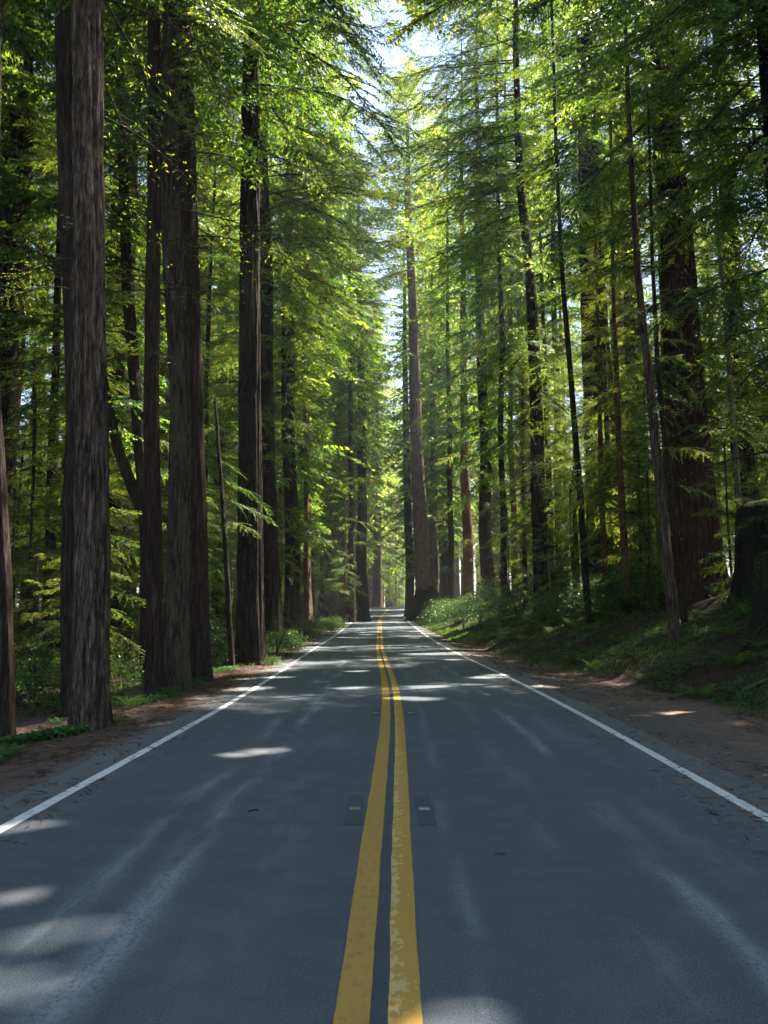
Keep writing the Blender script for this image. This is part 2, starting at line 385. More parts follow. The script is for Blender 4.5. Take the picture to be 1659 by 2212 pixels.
# ------------------------------------------------------------------ trunks
def trunk_mesh(axis, mats, seed, cols=72, dz=.2, fine_to=14.0, dz2=1.5, flare=.35, flute=.06, ridge=.03, shreds=0, ridge_w=.09):
    """axis: list of (h, dx, dy, r) relative to the base"""
    a = np.array(axis, float); H = a[-1, 0]
    h = np.concatenate([np.arange(-.8, min(fine_to, H), dz), np.arange(min(fine_to, H), H+.01, dz2)])
    if h[-1] < H: h = np.append(h, H)
    cx_, cy_, r = (np.interp(h, a[:, 0], a[:, k]) for k in (1, 2, 3))
    cx_ = cx_ + .05*(vn(h*.15, seed, 1)-.5)*np.clip(h, 0, 6); cy_ = cy_ + .05*(vn(h*.15, seed, 2)-.5)*np.clip(h, 0, 6)
    th = np.linspace(0, 2*np.pi, cols, endpoint=False)
    Hh, T = np.meshgrid(h, th, indexing='ij')
    c, s = np.cos(T), np.sin(T)
    r0 = float(np.interp(1.5, a[:, 0], a[:, 3]))
    k = max(2.0, r0/ridge_w)
    tw = T + .08*np.sin(Hh*.3+seed)
    c2, s2 = np.cos(tw), np.sin(tw)
    big = vn(c2*1.7+10+seed, s2*1.7+10, Hh*.05+seed)-.5
    n1 = vn(c2*k+20+seed*3, s2*k+20, Hh*.28+seed)
    n2 = vn(c2*k*2.3+40, s2*k*2.3+40+seed, Hh*1.1)
    rg = (1-np.abs(2*n1-1))**1.8
    fl = np.exp(-np.clip(Hh+.1, 0, None)/(.55+.5*r0))
    lobes = vn(c*2.1+5+seed, s*2.1+5, .5+seed)
    Rr = r[:, None]*(1 + flute*2*big*(1+1.5*fl) + flare*fl*(.5+1.1*lobes)) + ridge*(rg-.5) + ridge*.7*(n2-.5)
    V = np.stack([cx_[:, None]+Rr*c, cy_[:, None]+Rr*s, Hh], -1)
    Fq = grid_faces(len(h), cols, True); V = V.reshape(-1, 3)
    mi = np.zeros(len(Fq), int)
    if shreds:
        g_ = np.random.default_rng(seed+99)
        i = g_.integers(2, int(len(h)*.9), shreds); j = g_.integers(0, cols, shreds)
        hh = h[i]; ok = hh < fine_to; i, j, hh = i[ok], j[ok], hh[ok]; n = len(i)
        base = V.reshape(len(h), cols, 3)[i, j]
        rad = np.stack([np.cos(th[j]), np.sin(th[j]), 0*hh], -1); tan = np.stack([-np.sin(th[j]), np.cos(th[j]), 0*hh], -1)
        L = g_.uniform(.12, .55, n)[:, None]; wd = g_.uniform(.006, .02, n)[:, None]; lift = g_.uniform(.005, .05, n)[:, None]
        sw = g_.normal(0, .03, n)[:, None]
        up = np.array([0, 0, 1.0])*g_.choice([1, -1], n, p=[.25, .75])[:, None]
        p0 = base - rad*.01
        q = np.stack([p0 - tan*wd, p0 + tan*wd, p0 + up*L + rad*lift + tan*(sw+wd*.4), p0 + up*L + rad*lift + tan*(sw-wd*.2)], 1)
        b0 = len(V); V = np.concatenate([V, q.reshape(-1, 3)])
        Fq = np.concatenate([Fq, b0 + np.arange(4*n).reshape(-1, 4)])
    return mesh_np('trunk', V, Fq, mats, smooth_shade=True)

def tube(path, radii, sides=6):
    path = np.array(path, float); radii = np.array(radii, float)
    d = np.gradient(path, axis=0); d /= np.linalg.norm(d, axis=1)[:, None] + 1e-9
    ref = np.where(np.abs(d[:, 2:3]) > .9, [[1., 0, 0]], [[0, 0, 1.]])
    u = np.cross(d, ref); u /= np.linalg.norm(u, axis=1)[:, None] + 1e-9
    v = np.cross(d, u)
    t = np.linspace(0, 2*np.pi, sides, endpoint=False)
    V = path[:, None] + radii[:, None, None]*(u[:, None]*np.cos(t)[None, :, None] + v[:, None]*np.sin(t)[None, :, None])
    return V.reshape(-1, 3), grid_faces(len(path), sides, True)

class QB:
    """quad soup builder with material index and tint"""
    def __init__(s): s.V, s.F, s.M, s.T, s.n = [], [], [], [], 0
    def quads(s, Q, mi, tint):
        n = len(Q); s.V.append(Q.reshape(-1, 3)); s.F.append(s.n + np.arange(4*n).reshape(-1, 4))
        s.M.append(np.full(n, mi)); s.T.append(np.broadcast_to(tint, (n,))); s.n += 4*n
    def mesh(s, V, Fq, mi, tint=.3):
        s.V.append(V); s.F.append(s.n + Fq); s.M.append(np.full(len(Fq), mi)); s.T.append(np.full(len(Fq), tint)); s.n += len(V)
    def arrays(s): return np.concatenate(s.V), np.concatenate(s.F), np.concatenate(s.M), np.concatenate(s.T)
    def build(s, name, mats, sm=False):
        V, Fq, Mi, T = s.arrays(); return mesh_np(name, V, Fq, mats, Mi, T, smooth_shade=sm)

def strips(p, d, nrm, ln, wd):
    """leaf shaped quads from p along d"""
    s = np.cross(d, nrm); s /= np.linalg.norm(s, axis=1)[:, None] + 1e-9
    ln = np.asarray(ln)[:, None]; wd = np.asarray(wd)[:, None]
    m = p + d*ln*.45
    return np.stack([p, m + s*wd, p + d*ln, m - s*wd], 1)
def unit(v): return v/(np.linalg.norm(v, axis=-1, keepdims=True)+1e-9)

def bough(seed, L=4.5, tw_step=.105, st_len=.125, st_w=.0155, st_step=.042, bare=.12, wood=True, dens=1.0, twl=.34, droop=.28, rad=.03):
    g_ = np.random.default_rng(seed); q = QB()
    ph = g_.uniform(0, 6, 4)
    def ax(s):
        s = np.asarray(s, float)
        return np.stack([L*s, .05*L*np.sin(2.3*s+ph[0])*s, L*(.10*s - droop*s*s) + .012*L*np.sin(7*s+ph[1])], -1)
    sv = np.linspace(0, 1, 9)
    if wood:
        V, Fq = tube(ax(sv), rad*(1-.85*sv), 4); q.mesh(V, Fq, 1)
    s = bare; side = 1; PS, DS, NS, LN, WD, TT = [], [], [], [], [], []
    while s < 1.0:
        b = ax(s)
        lt = twl*L*(1.05-s)**.55*min(1, (s-bare)/.18+.45)*g_.uniform(.55, 1.2)
        an = side*R(g_.uniform(38, 72))
        d0 = unit(np.array([math.cos(an), math.sin(an), g_.uniform(-.55, .25)]))
        n = max(3, int(lt/st_step))
        t = np.linspace(.08, 1, n)
        pts = b + d0*lt*t[:, None] + np.array([.12*lt, 0, 0])*(t**2)[:, None] + np.array([0, 0, -.22*lt])*(t**2)[:, None]
        if wood:
            w_ = .006 + .004*lt; o_ = np.array([0, 0, w_])
            mid = pts[n//2]
            q.quads(np.stack([b-o_, mid-o_*.7, mid+o_*.7, b+o_])[None], 1, .3)
        tl = unit(np.gradient(pts, axis=0) if n > 1 else d0[None])
        for sg in (1, -1):
            keep = g_.random(n) < dens
            p = pts[keep]; tt = tl[keep]; m = len(p)
            if m == 0: continue
            perp = unit(np.cross(tt, [0, 0, 1.0]))*sg
            d_ = unit(tt*g_.uniform(.4, .9, m)[:, None] + perp*g_.uniform(.5, 1, m)[:, None] + np.stack([g_.normal(0, .12, m), g_.normal(0, .12, m), g_.normal(-.22, .22, m)], -1))
            PS.append(p); DS.append(d_)
            NS.append(unit(np.stack([g_.normal(0, .7, m), g_.normal(0, .7, m), np.ones(m)], -1)))
            ln = st_len*g_.uniform(.6, 1.3, m)*(1-.35*t[keep]); LN.append(ln); WD.append(st_w*g_.uniform(.7, 1.2, m))
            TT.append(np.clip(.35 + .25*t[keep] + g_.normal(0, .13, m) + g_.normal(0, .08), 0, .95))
        s += tw_step/L*g_.uniform(.5, 1.3); side = -side
    Q = strips(np.concatenate(PS), np.concatenate(DS), np.concatenate(NS), np.concatenate(LN), np.concatenate(WD))
    T = np.concatenate(TT); br = g_.random(len(T)) < .008; T = np.where(br, 1.0, T)
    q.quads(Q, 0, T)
    return q.arrays()

B_FINE = [bough(100+i) for i in range(5)]
B_MID = [bough(200+i, tw_step=.16, st_len=.30, st_w=.055, st_step=.115) for i in range(5)]
B_FAR = [bough(300+i, tw_step=.30, st_len=.55, st_w=.13, st_step=.24, wood=True) for i in range(4)]
B_BARE = [bough(400+i, dens=.10, bare=.35, twl=.26, droop=.34, rad=.035) for i in range(3)]
ME_FINE = [mesh_np('bough', b[0], b[1], [LEAF, TWIG], b[2], b[3]) for b in B_FINE]
ME_BARE = [mesh_np('bough', b[0], b[1], [LEAF, TWIG], b[2], b[3]) for b in [bough(450+i, dens=.3, bare=.3, droop=.2) for i in range(2)]]

def crown_mesh(seed, z0, z1, rmax, temps, step, top_taper=1.0, low=0, gap=.12, az=None):
    g_ = np.random.default_rng(seed); q = []
    z = z0; a = g_.uniform(0, 6); off = 0
    while z < z1:
        u = (z-z0)/(z1-z0)
        ln = rmax*min(1, .55+u*2.2)*(1-u)**.45*g_.uniform(.55, 1.18)+.35
        if vn(z*.35, a*.4, seed*.7) > gap*1.6 and g_.random() > .04:
            V, Fq, Mi, T = temps[g_.integers(len(temps))]
            sc_ = ln/4.5
            tilt = R(-14+46*u**1.5 + g_.normal(0, 9))
            ca, sa = math.cos(a), math.sin(a); ct, st = math.cos(tilt), math.sin(tilt); ro = g_.normal(0, .18); cr, sr = math.cos(ro), math.sin(ro)
            Rz = np.array([[ca, -sa, 0], [sa, ca, 0], [0, 0, 1]]); Ry = np.array([[ct, 0, -st], [0, 1, 0], [st, 0, ct]]); Rx = np.array([[1, 0, 0], [0, cr, -sr], [0, sr, cr]])
            s3 = np.array([sc_, sc_**.8, sc_**.9])
            W = (V*s3) @ (Rz @ Ry @ Rx).T + np.array([0, 0, z])
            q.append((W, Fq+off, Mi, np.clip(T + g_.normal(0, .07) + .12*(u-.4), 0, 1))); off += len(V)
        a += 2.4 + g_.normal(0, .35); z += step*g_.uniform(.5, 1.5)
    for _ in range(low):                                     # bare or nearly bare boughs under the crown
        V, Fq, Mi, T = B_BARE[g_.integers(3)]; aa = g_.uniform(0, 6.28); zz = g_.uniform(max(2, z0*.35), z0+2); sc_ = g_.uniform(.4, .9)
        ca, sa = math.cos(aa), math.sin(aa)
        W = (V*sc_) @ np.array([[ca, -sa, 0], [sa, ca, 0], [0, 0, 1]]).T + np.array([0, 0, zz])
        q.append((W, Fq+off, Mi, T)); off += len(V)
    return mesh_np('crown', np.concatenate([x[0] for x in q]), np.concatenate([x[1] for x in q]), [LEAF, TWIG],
                   np.concatenate([x[2] for x in q]), np.concatenate([x[3] for x in q]))

CR = dict(
    high=[crown_mesh(1, 20, 58, 5.4, B_MID, .33, low=8), crown_mesh(2, 16, 55, 5.2, B_MID, .33, low=10)],
    tall=[crown_mesh(3, 9, 56, 5.1, B_MID, .31, low=8), crown_mesh(4, 5, 52, 4.8, B_MID, .31, low=6), crown_mesh(5, 12, 60, 5.4, B_MID, .33, low=8)],
    young=[crown_mesh(6, 2.5, 27, 3.7, B_FINE, .26), crown_mesh(7, 1.5, 21, 3.3, B_FINE, .25)],
    sapling=[crown_mesh(8, .5, 8.5, 2.2, B_FINE, .20), crown_mesh(9, .6, 6, 1.8, B_FINE, .19)],
    far=[crown_mesh(10, 8, 60, 6.0, B_FAR, .36, low=6), crown_mesh(12, 12, 64, 6.6, B_FAR, .36, low=6)],
)

# ------------------------------------------------------------------ generic trunk meshes for the crowd
def proto_trunk(H, r, seed, m, cols=28):
    return trunk_mesh([(0, 0, 0, r), (H*.25, .1, .05, r*.82), (H*.6, .2, 0, r*.5), (H, .25, .1, .05)], [m], seed, cols, .8, H, 1.5, .4, .05, .05, ridge_w=.16)
TR = {60: [proto_trunk(60, .85, 21, BARK_DARK), proto_trunk(57, .6, 22, BARK_DARK), proto_trunk(60, 1.05, 23, BARK_RED), proto_trunk(58, .7, 24, BARK_GREY)],
      26: [proto_trunk(27, .22, 31, BARK_DARK, 14), proto_trunk(23, .17, 32, BARK_RED, 14)],
      8: [proto_trunk(8.4, .06, 41, TWIG, 8), proto_trunk(6, .05, 42, TWIG, 8)]}

# ------------------------------------------------------------------ key trees, read off the photograph
KEY = []   # (px_x, depth, words)
def key_tree(words, label, xb, yb, depth, wb, xt, yt, wt, H=58, m=BARK_DARK, crown='high', cs=1.0, cols=72, dz=.22, flare=.35, flute=.06, ridge=.035,
             shreds=0, crot=None, name='redwood_tree', group='redwoods along the road', cz=0.0, ridge_w=.09, cat='redwood tree', xm=None):
    pb = P(xb, yb, depth); pt = P(xt, yt, depth)
    gz = float(ground(pb[0], depth)) - .05
    hb, ht = max(pb[2]-gz, .3), pt[2]-gz
    rb, rt = .87*wb*depth/F/2, .87*wt*depth/F/2      # the ridges add the rest
    sl = (pt[0]-pb[0])/(ht-hb)
    x0 = pb[0]-sl*hb
    H = max(H, ht+6)
    seed = len(KEY)*7+3
    axis = [(-1, -sl, 0, rb*1.05), (hb, sl*hb, 0, rb)]
    if xm: # extra control points (x, y, w)
        for (xx, yy_, ww) in xm:
            pm = P(xx, yy_, depth); axis.append((pm[2]-gz, pm[0]-x0, 0, .87*ww*depth/F/2))
    axis += [(ht, pt[0]-x0, 0, rt), (ht+(H-ht)*.5, pt[0]-x0+sl*(H-ht)*.2, 0, rt*.6), (H, pt[0]-x0+sl*(H-ht)*.25, 0, .04)]
    axis = sorted(axis)
    t = thing(name, (x0, depth, gz), label, cat, group)
    obj('trunk', trunk_mesh(axis, [m], seed, cols, dz, min(ht+2, 30), 1.5, flare, flute, ridge, shreds, ridge_w), t)
    t['_h'] = 0; del t['_h']
    if crown:
        cm = CR[crown][seed % len(CR[crown])]
        c = obj('crown', cm, t); c.location = (pt[0]-x0, 0, cz); c.rotation_euler = (0, 0, crot if crot is not None else seed*1.7); c.scale = (cs, cs, H/58 if crown in ('high', 'tall', 'far') else cs)
    KEY.append((xb, depth, words))
    return t, np.array([x0, depth, gz])

def add_bough(t, org, a, b, da, db, tmpl=None, roll=0.0, thick=1.0, fine=True, width=1.0):
    """a bough from photo point a at depth da to photo point b at depth db"""
    p0, p1 = P(a[0], a[1], da), P(b[0], b[1], db)
    v = Vector(p1-p0); L = v.length
    pool = ME_FINE if fine else ME_BARE
    me = pool[(len(KEY)+int(a[0]+b[1])) % len(pool)] if tmpl is None else pool[tmpl]
    o = obj('bough', me, t)
    # template end sits at (4.5, ~0, 4.5*(.10-.28)); aim the chord
    chord = Vector((1, 0, -.17 if fine else -.10)).normalized()
    v.normalize()
    side = Vector((0, 0, 1)).cross(v)
    side = side.normalized() if side.length > .05 else Vector((1, 0, 0))
    up = v.cross(side).normalized()
    Mx = Matrix((v, side, up)).transposed()
    pre = chord.rotation_difference(Vector((1, 0, 0))).to_matrix()
    q = (Mx @ pre).to_quaternion() @ Quaternion((1, 0, 0), roll)
    o.rotation_mode = 'QUATERNION'; o.rotation_quaternion = q
    k = L/4.55; kk = k**.6*width
    o.scale = (k, kk, k**.8); o.location = Vector(p0) - Vector(org)
    return o

g_road = 'redwoods lining the left edge of the road'
g_right = 'redwoods on the right bank'
L1, o1 = key_tree('shaggy grey-brown trunk', 'tall redwood with shaggy grey-brown peeling bark, nearest trunk on the left roadside', 195, 1500, 14, 74, 198, 0, 64, m=BARK_GREY, cols=150, dz=.07,
                  shreds=900, flare=.40, ridge=.10, group=g_road, ridge_w=.085, cs=.95)
key_tree('dark trunk tucked behind the shaggy one', 'dark redwood half hidden behind the left side of the shaggy grey trunk', 152, 1500, 18, 46, 134, 0, 38, m=BARK_DARK, cols=90, dz=.12, group=g_road, ridge=.04)
L2, o2 = key_tree('slimmer stem of the twin redwoods', 'slimmer left stem of the close twin redwoods, dark brown bark', 333, 1450, 19.5, 37, 337, 0, 29, m=BARK_DARK, cols=100, dz=.1, group=g_road, ridge=.04, shreds=250, ridge_w=.06)
L2b, o2b = key_tree('lichen-streaked twin trunk', 'thicker right stem of the close twin redwoods, bark streaked with pale lichen', 380, 1440, 20.6, 56, 376, 0, 45, m=BARK_MOSS, cols=110, dz=.1, group=g_road, ridge=.045, shreds=400, ridge_w=.06)
key_tree('dark trunk behind the twin', 'dark redwood close behind the right side of the twin trunks', 425, 1430, 23.5, 60, 388, 0, 42, m=BARK_DARK, cols=80, dz=.14, group=g_road)
L3, o3 = key_tree('tall straight roadside trunk', 'tall straight dark brown redwood standing alone beside the left shoulder', 541, 1380, 30, 64, 541, 30, 40, m=BARK_DARK, cols=110, dz=.14, flare=.3, group=g_road, shreds=250, ridge=.075, xm=[(541, 800, 51)])
key_tree('trunk behind the straight roadside one', 'dark redwood just right of and behind the tall straight roadside trunk', 590, 1300, 44, 42, 571, 400, 26, m=BARK_DARK, cols=64, dz=.25, group=g_road, crown='high')
key_tree('narrow black trunk', 'narrow almost black trunk beside a thicker one on the left', 618, 1290, 55, 15, 616, 600, 9, m=BARK_DARK, cols=36, dz=.4, group=g_road, crown='tall', H=40, cs=.7)
key_tree('thick trunk beside the narrow black one', 'thick brown redwood to the right of a narrow black trunk, shrubs at its foot', 636, 1290, 58, 27, 624, 500, 18, m=BARK_DARK, cols=48, dz=.4, group=g_road, crown='high')
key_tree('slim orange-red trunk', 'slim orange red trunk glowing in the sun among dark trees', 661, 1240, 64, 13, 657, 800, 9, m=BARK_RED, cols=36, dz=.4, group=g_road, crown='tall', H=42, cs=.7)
key_tree('roadside trunk near the bend', 'dark redwood at the left road edge just before the bend', 784, 1300, 100, 27, 776, 700, 15, m=BARK_DARK, cols=48, dz=.4, flare=.5, group=g_road, crown='high', cs=1.1)
key_tree('thinner trunk at the bend', 'thinner dark trunk left of the redwood at the road bend', 761, 1290, 96, 15, 757, 800, 10, m=BARK_DARK, cols=36, dz=.5, group=g_road, crown='high')
key_tree('grey trunk over the crest', 'grey straight trunk standing beyond the crest at the end of the road', 815, 1290, 190, 24, 809, 700, 15, m=BARK_GREY, cols=48, dz=.6, group=g_road, crown='far', cs=1.1, H=64)
key_tree('dark trunk at the left picture edge', 'dark redwood cut by the left edge of the picture', 8, 1480, 15, 40, -6, 600, 30, m=BARK_DARK, cols=70, dz=.15, group=g_road)

# forked tree
ft, of = key_tree('forked dark tree', 'dark slanting tree with a low fork between the shaggy trunk and the twins', 322, 1400, 26, 40, 250, 150, 20, m=BARK_DARK, cols=48, dz=.25, group=g_road, crown='tall', H=34, cs=.75,
                  name='forked_tree', xm=[(316, 1200, 36), (290, 900, 30), (268, 600, 26)], cat='forked tree')
pts = [P(310, 1110, 26), P(285, 1050, 25.8), P(258, 980, 25.6), P(238, 900, 25.5), P(200, 700, 25.3), P(175, 400, 25)]
V, Fq = tube(np.array(pts)-of, [.19, .18, .16, .15, .12, .06], 12)
obj('limb', mesh_np('limb', V, Fq, [BARK_DARK], smooth_shade=True), ft)

def thin_tree(words, label, ptsd, depth, w0, w1, m, group, foliage=None, name='slender_tree'):
    p = np.array([P(x, y, depth) for x, y in ptsd]); p[0, 2] = float(ground(p[0, 0], depth))-.1
    t = thing(name, p[0], label, 'slender tree', group)
    u = np.linspace(0, 1, 14); k = np.linspace(0, 1, len(p))
    path = np.stack([np.interp(u, k, p[:, i]) for i in range(3)], -1) - p[0]
    path[1:-1, :2] += rng.normal(0, .012, (12, 2))
    V, Fq = tube(path, np.linspace(w0, w1, 14)*depth/F/2, 10)
    obj('trunk', mesh_np('trunk', V, Fq, [m], smooth_shade=True), t)
    for k_ in range(foliage or 0):
        i = rng.integers(4, 14); a = rng.uniform(0, 6.28)
        o = obj('bough', ME_FINE[rng.integers(5)], t); o.location = path[i]; s_ = rng.uniform(.25, .5); o.scale = (s_,)*3
        o.rotation_euler = (0, R(rng.uniform(-5, 20)), a)
    KEY.append((ptsd[0][0], depth, words)); return t
thin_tree('leaning sapling stem', 'thin leaning dark sapling stem left of the tall straight roadside trunk', [(503, 1400), (488, 1200), (474, 1000), (464, 860)], 28.5, 14, 5, BARK_DARK, 'slender trees between the redwoods', 7)

# right side
R1, or1 = key_tree('sunlit red trunk by the bend', 'huge sunlit red brown redwood with charred flared base on the right at the bend', 914, 1210, 104, 38, 882, 400, 14, H=66, m=BARK_LAND, cols=90, dz=.3, flare=.9, group=g_right, crown='far', cs=1.1, cz=6,
                   xm=[(903, 1000, 32), (891, 700, 23)], ridge=.08, ridge_w=.2)
V_ = trunk_mesh([(-1, .5, 0, 2.5), (.8, .5, 0, 2.2), (2.0, .35, 0, 1.75), (3.2, .15, 0, 1.3), (3.9, .05, 0, .9)], [BARK_BURL], 5, 60, .25, 3.9, .3, .2, .22, .16, 0, .3)
obj('charred_burl', V_, R1)
for c_ in R1.children:
    if c_.name.startswith('crown'): c_.location.z = 36; c_.scale = (1.15, 1.15, .56)
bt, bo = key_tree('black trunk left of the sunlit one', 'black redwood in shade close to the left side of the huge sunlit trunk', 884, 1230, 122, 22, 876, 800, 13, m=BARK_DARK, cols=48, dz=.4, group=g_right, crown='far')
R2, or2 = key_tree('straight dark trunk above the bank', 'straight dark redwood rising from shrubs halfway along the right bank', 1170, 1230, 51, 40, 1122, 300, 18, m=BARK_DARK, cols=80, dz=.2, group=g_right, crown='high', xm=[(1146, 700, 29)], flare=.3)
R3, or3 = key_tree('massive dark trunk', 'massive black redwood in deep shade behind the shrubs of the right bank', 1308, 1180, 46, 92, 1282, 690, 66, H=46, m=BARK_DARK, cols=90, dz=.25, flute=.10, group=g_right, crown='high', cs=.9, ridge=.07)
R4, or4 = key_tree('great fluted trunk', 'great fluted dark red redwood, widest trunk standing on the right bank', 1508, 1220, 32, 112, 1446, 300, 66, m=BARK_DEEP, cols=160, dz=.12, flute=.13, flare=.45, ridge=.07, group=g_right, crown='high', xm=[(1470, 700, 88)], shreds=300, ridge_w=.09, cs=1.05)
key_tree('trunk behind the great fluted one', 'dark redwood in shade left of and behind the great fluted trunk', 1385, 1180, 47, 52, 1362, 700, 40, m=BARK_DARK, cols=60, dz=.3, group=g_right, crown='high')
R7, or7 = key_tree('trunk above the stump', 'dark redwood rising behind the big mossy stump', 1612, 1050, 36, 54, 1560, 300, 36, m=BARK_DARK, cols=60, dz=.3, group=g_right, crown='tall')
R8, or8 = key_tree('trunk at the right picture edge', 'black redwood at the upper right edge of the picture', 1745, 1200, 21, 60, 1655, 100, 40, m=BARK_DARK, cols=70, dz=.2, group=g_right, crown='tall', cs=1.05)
for w_, lab, xb, dep, wb, xt, yt, wt, m, cr_ in [
    ('dark trunk in the bright gap', 'dark redwood against bright leaves, right of the huge sunlit trunk', 1052, 72, 33, 1042, 850, 24, BARK_DARK, 'tall'),
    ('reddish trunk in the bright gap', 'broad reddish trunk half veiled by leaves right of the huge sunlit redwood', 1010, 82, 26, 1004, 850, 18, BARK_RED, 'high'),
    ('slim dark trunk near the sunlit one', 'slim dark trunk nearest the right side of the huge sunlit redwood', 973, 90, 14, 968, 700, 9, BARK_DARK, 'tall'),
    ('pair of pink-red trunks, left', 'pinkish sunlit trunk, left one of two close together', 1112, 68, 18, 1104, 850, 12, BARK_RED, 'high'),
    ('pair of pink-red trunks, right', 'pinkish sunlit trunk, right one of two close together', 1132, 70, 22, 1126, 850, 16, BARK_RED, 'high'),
    ('slim dark trunk before pink ones', 'slim dark trunk just left of two pinkish sunlit trunks', 1090, 62, 16, 1084, 800, 12, BARK_DARK, 'tall'),
    ('slim trunk right of the straight one', 'slim dark trunk just right of the straight dark redwood', 1208, 56, 20, 1196, 700, 14, BARK_DARK, 'high')]:
    key_tree(w_, lab, xb, 1220, dep, wb, xt, yt, wt, m=m, cols=40, dz=.5, group=g_right, crown=cr_, cs=.85)
key_tree('tall trunk against the sky patch', 'distant grey trunk crossing the patch of sky at upper right', 1292, 1200, 80, 40, 1276, 150, 24, m=BARK_GREY, cols=40, dz=.6, group=g_right, crown='high', H=70, cs=1.0, cz=14)
thin_tree('slender stem left of the massive one', 'slender dark stem in front of the massive black redwood', [(1270, 1230), (1240, 900), (1215, 600), (1200, 300), (1190, -100)], 36, 15, 6, BARK_DARK, 'slender trees on the right bank', 26)
thin_tree('slender trunk before the fluted one', 'slender grey brown trunk leaning in front of the great fluted redwood', [(1457, 1345), (1430, 1100), (1405, 850), (1378, 600), (1360, 300), (1345, -150)], 25, 26, 8, BARK_GREY, 'slender trees on the right bank', 18)
thin_tree('thin stem beside the slender trunk', 'thin brown stem close beside the slender leaning trunk', [(1478, 1290), (1455, 1100), (1425, 850), (1410, 600), (1400, 200)], 27, 16, 6, BARK_DARK, 'slender trees on the right bank', 5)
thin_tree('pale thin stem at right', 'thin pale stem rising right of the great fluted trunk', [(1600, 1040), (1580, 850), (1560, 600), (1535, 300), (1525, 50)], 30, 12, 5, DEADWOOD, 'slender trees on the right bank', 3)

# ------------------------------------------------------------------ boughs that hang into the picture
for a, b, da, db, fn in [
    ((558, 75), (850, 330), 30, 25, True), ((556, 180), (860, 300), 30, 26, True), ((556, 20), (720, 260), 30, 27, True), ((556, 60), (790, 120), 30, 24, True),
    ((560, 330), (760, 440), 30, 29, False), ((562, 210), (700, 420), 30, 31, False), ((522, 250), (400, 170), 30, 29, True), ((525, 120), (420, 40), 30, 28, True),
    ((522, 430), (440, 520), 30, 29, False), ((565, 480), (650, 640), 30, 32, False), ((556, -60), (760, 130), 30, 23, True), ((556, -120), (900, 60), 30, 22, True), ((556, -40), (830, 200), 30, 27, True), ((556, -200), (880, -30), 30, 26, True), ((556, -150), (800, 20), 30, 28, True)]:
    add_bough(L3, o3, a, b, da, db, fine=fn)
for a, b, da, db in [((400, 60), (470, 260), 20.6, 19), ((400, 20), (520, 90), 20.6, 18), ((345, 120), (270, 330), 20.6, 18.5), ((395, 200), (450, 380), 20.6, 20), ((350, -60), (440, 60), 20.6, 17.5)]:
    add_bough(L2b, o2b, a, b, da, db)
for a, b, da, db, fn in [((885, 515), (770, 575), 104, 100, True), ((885, 585), (775, 640), 104, 98, True), ((890, 750), (780, 880), 104, 98, True), ((892, 935), (830, 990), 104, 99, True), ((905, 800), (990, 850), 104, 98, True),
    ((908, 870), (1000, 960), 104, 97, True), ((880, 450), (790, 480), 104, 98, True), ((898, 640), (1000, 690), 104, 97, True), ((915, 1010), (985, 1080), 104, 98, True), ((885, 840), (810, 920), 104, 97, True)]:
    add_bough(R1, or1, a, b, da, db, fine=fn)
for a, b, da, db, fn in [((1425, 250), (1150, 640), 32, 27, True), ((1425, 140), (1165, 440), 32, 26, True), ((1430, 330), (1290, 640), 32, 29, True), ((1440, 60), (1200, 250), 32, 25, True), ((1460, 420), (1340, 520), 32, 27, True),
    ((1480, 250), (1640, 420), 32, 28, True), ((1490, 400), (1659, 560), 32, 29, True), ((1440, -20), (1230, 150), 32, 24, True), ((1500, 620), (1640, 800), 32, 28, True), ((1445, 620), (1330, 830), 32, 28, True), ((1460, 760), (1390, 960), 32, 28, True), ((1525, 900), (1640, 980), 32, 28, True)]:
    add_bough(R4, or4, a, b, da, db, fine=fn)
for a, b, da, db, fn in [((1640, -80), (1130, 60), 21, 18, True), ((1640, -140), (860, 110), 21, 19, True), ((1640, 60), (1420, 230), 21, 19, True), ((1645, 160), (1470, 380), 21, 20, True), ((1640, -40), (1330, 180), 21, 17, True),
    ((1640, 300), (1540, 520), 21, 20, True), ((1640, -220), (1000, -20), 21, 16, True), ((1650, 480), (1560, 720), 21, 20, True), ((1640, -200), (1280, 20), 21, 15, True), ((1640, -100), (1480, 100), 21, 16, True), ((1640, -180), (900, 40), 21, 20, True), ((1640, -260), (800, 0), 21, 20, True), ((1690, 760), (1560, 880), 21, 20, True)]:
    add_bough(R8, or8, a, b, da, db, fine=fn)
for a, b, da, db, fn in [((1135, 640), (1030, 740), 51, 47, True), ((1130, 500), (1010, 560), 51, 47, True), ((1140, 760), (1060, 880), 51, 48, True), ((1150, 700), (1260, 780), 51, 47, True), ((1150, 900), (1080, 990), 51, 48, True), ((1125, 380), (1020, 400), 51, 46, True), ((1160, 840), (1240, 930), 51, 47, True)]:
    add_bough(R2, or2, a, b, da, db, fine=fn)
for a, b, da, db, fn in [((150, 560), (0, 615), 14, 14.5, False), ((150, 625), (-30, 640), 14, 14.2, False)]:
    add_bough(L1, o1, a, b, da, db, fine=False)

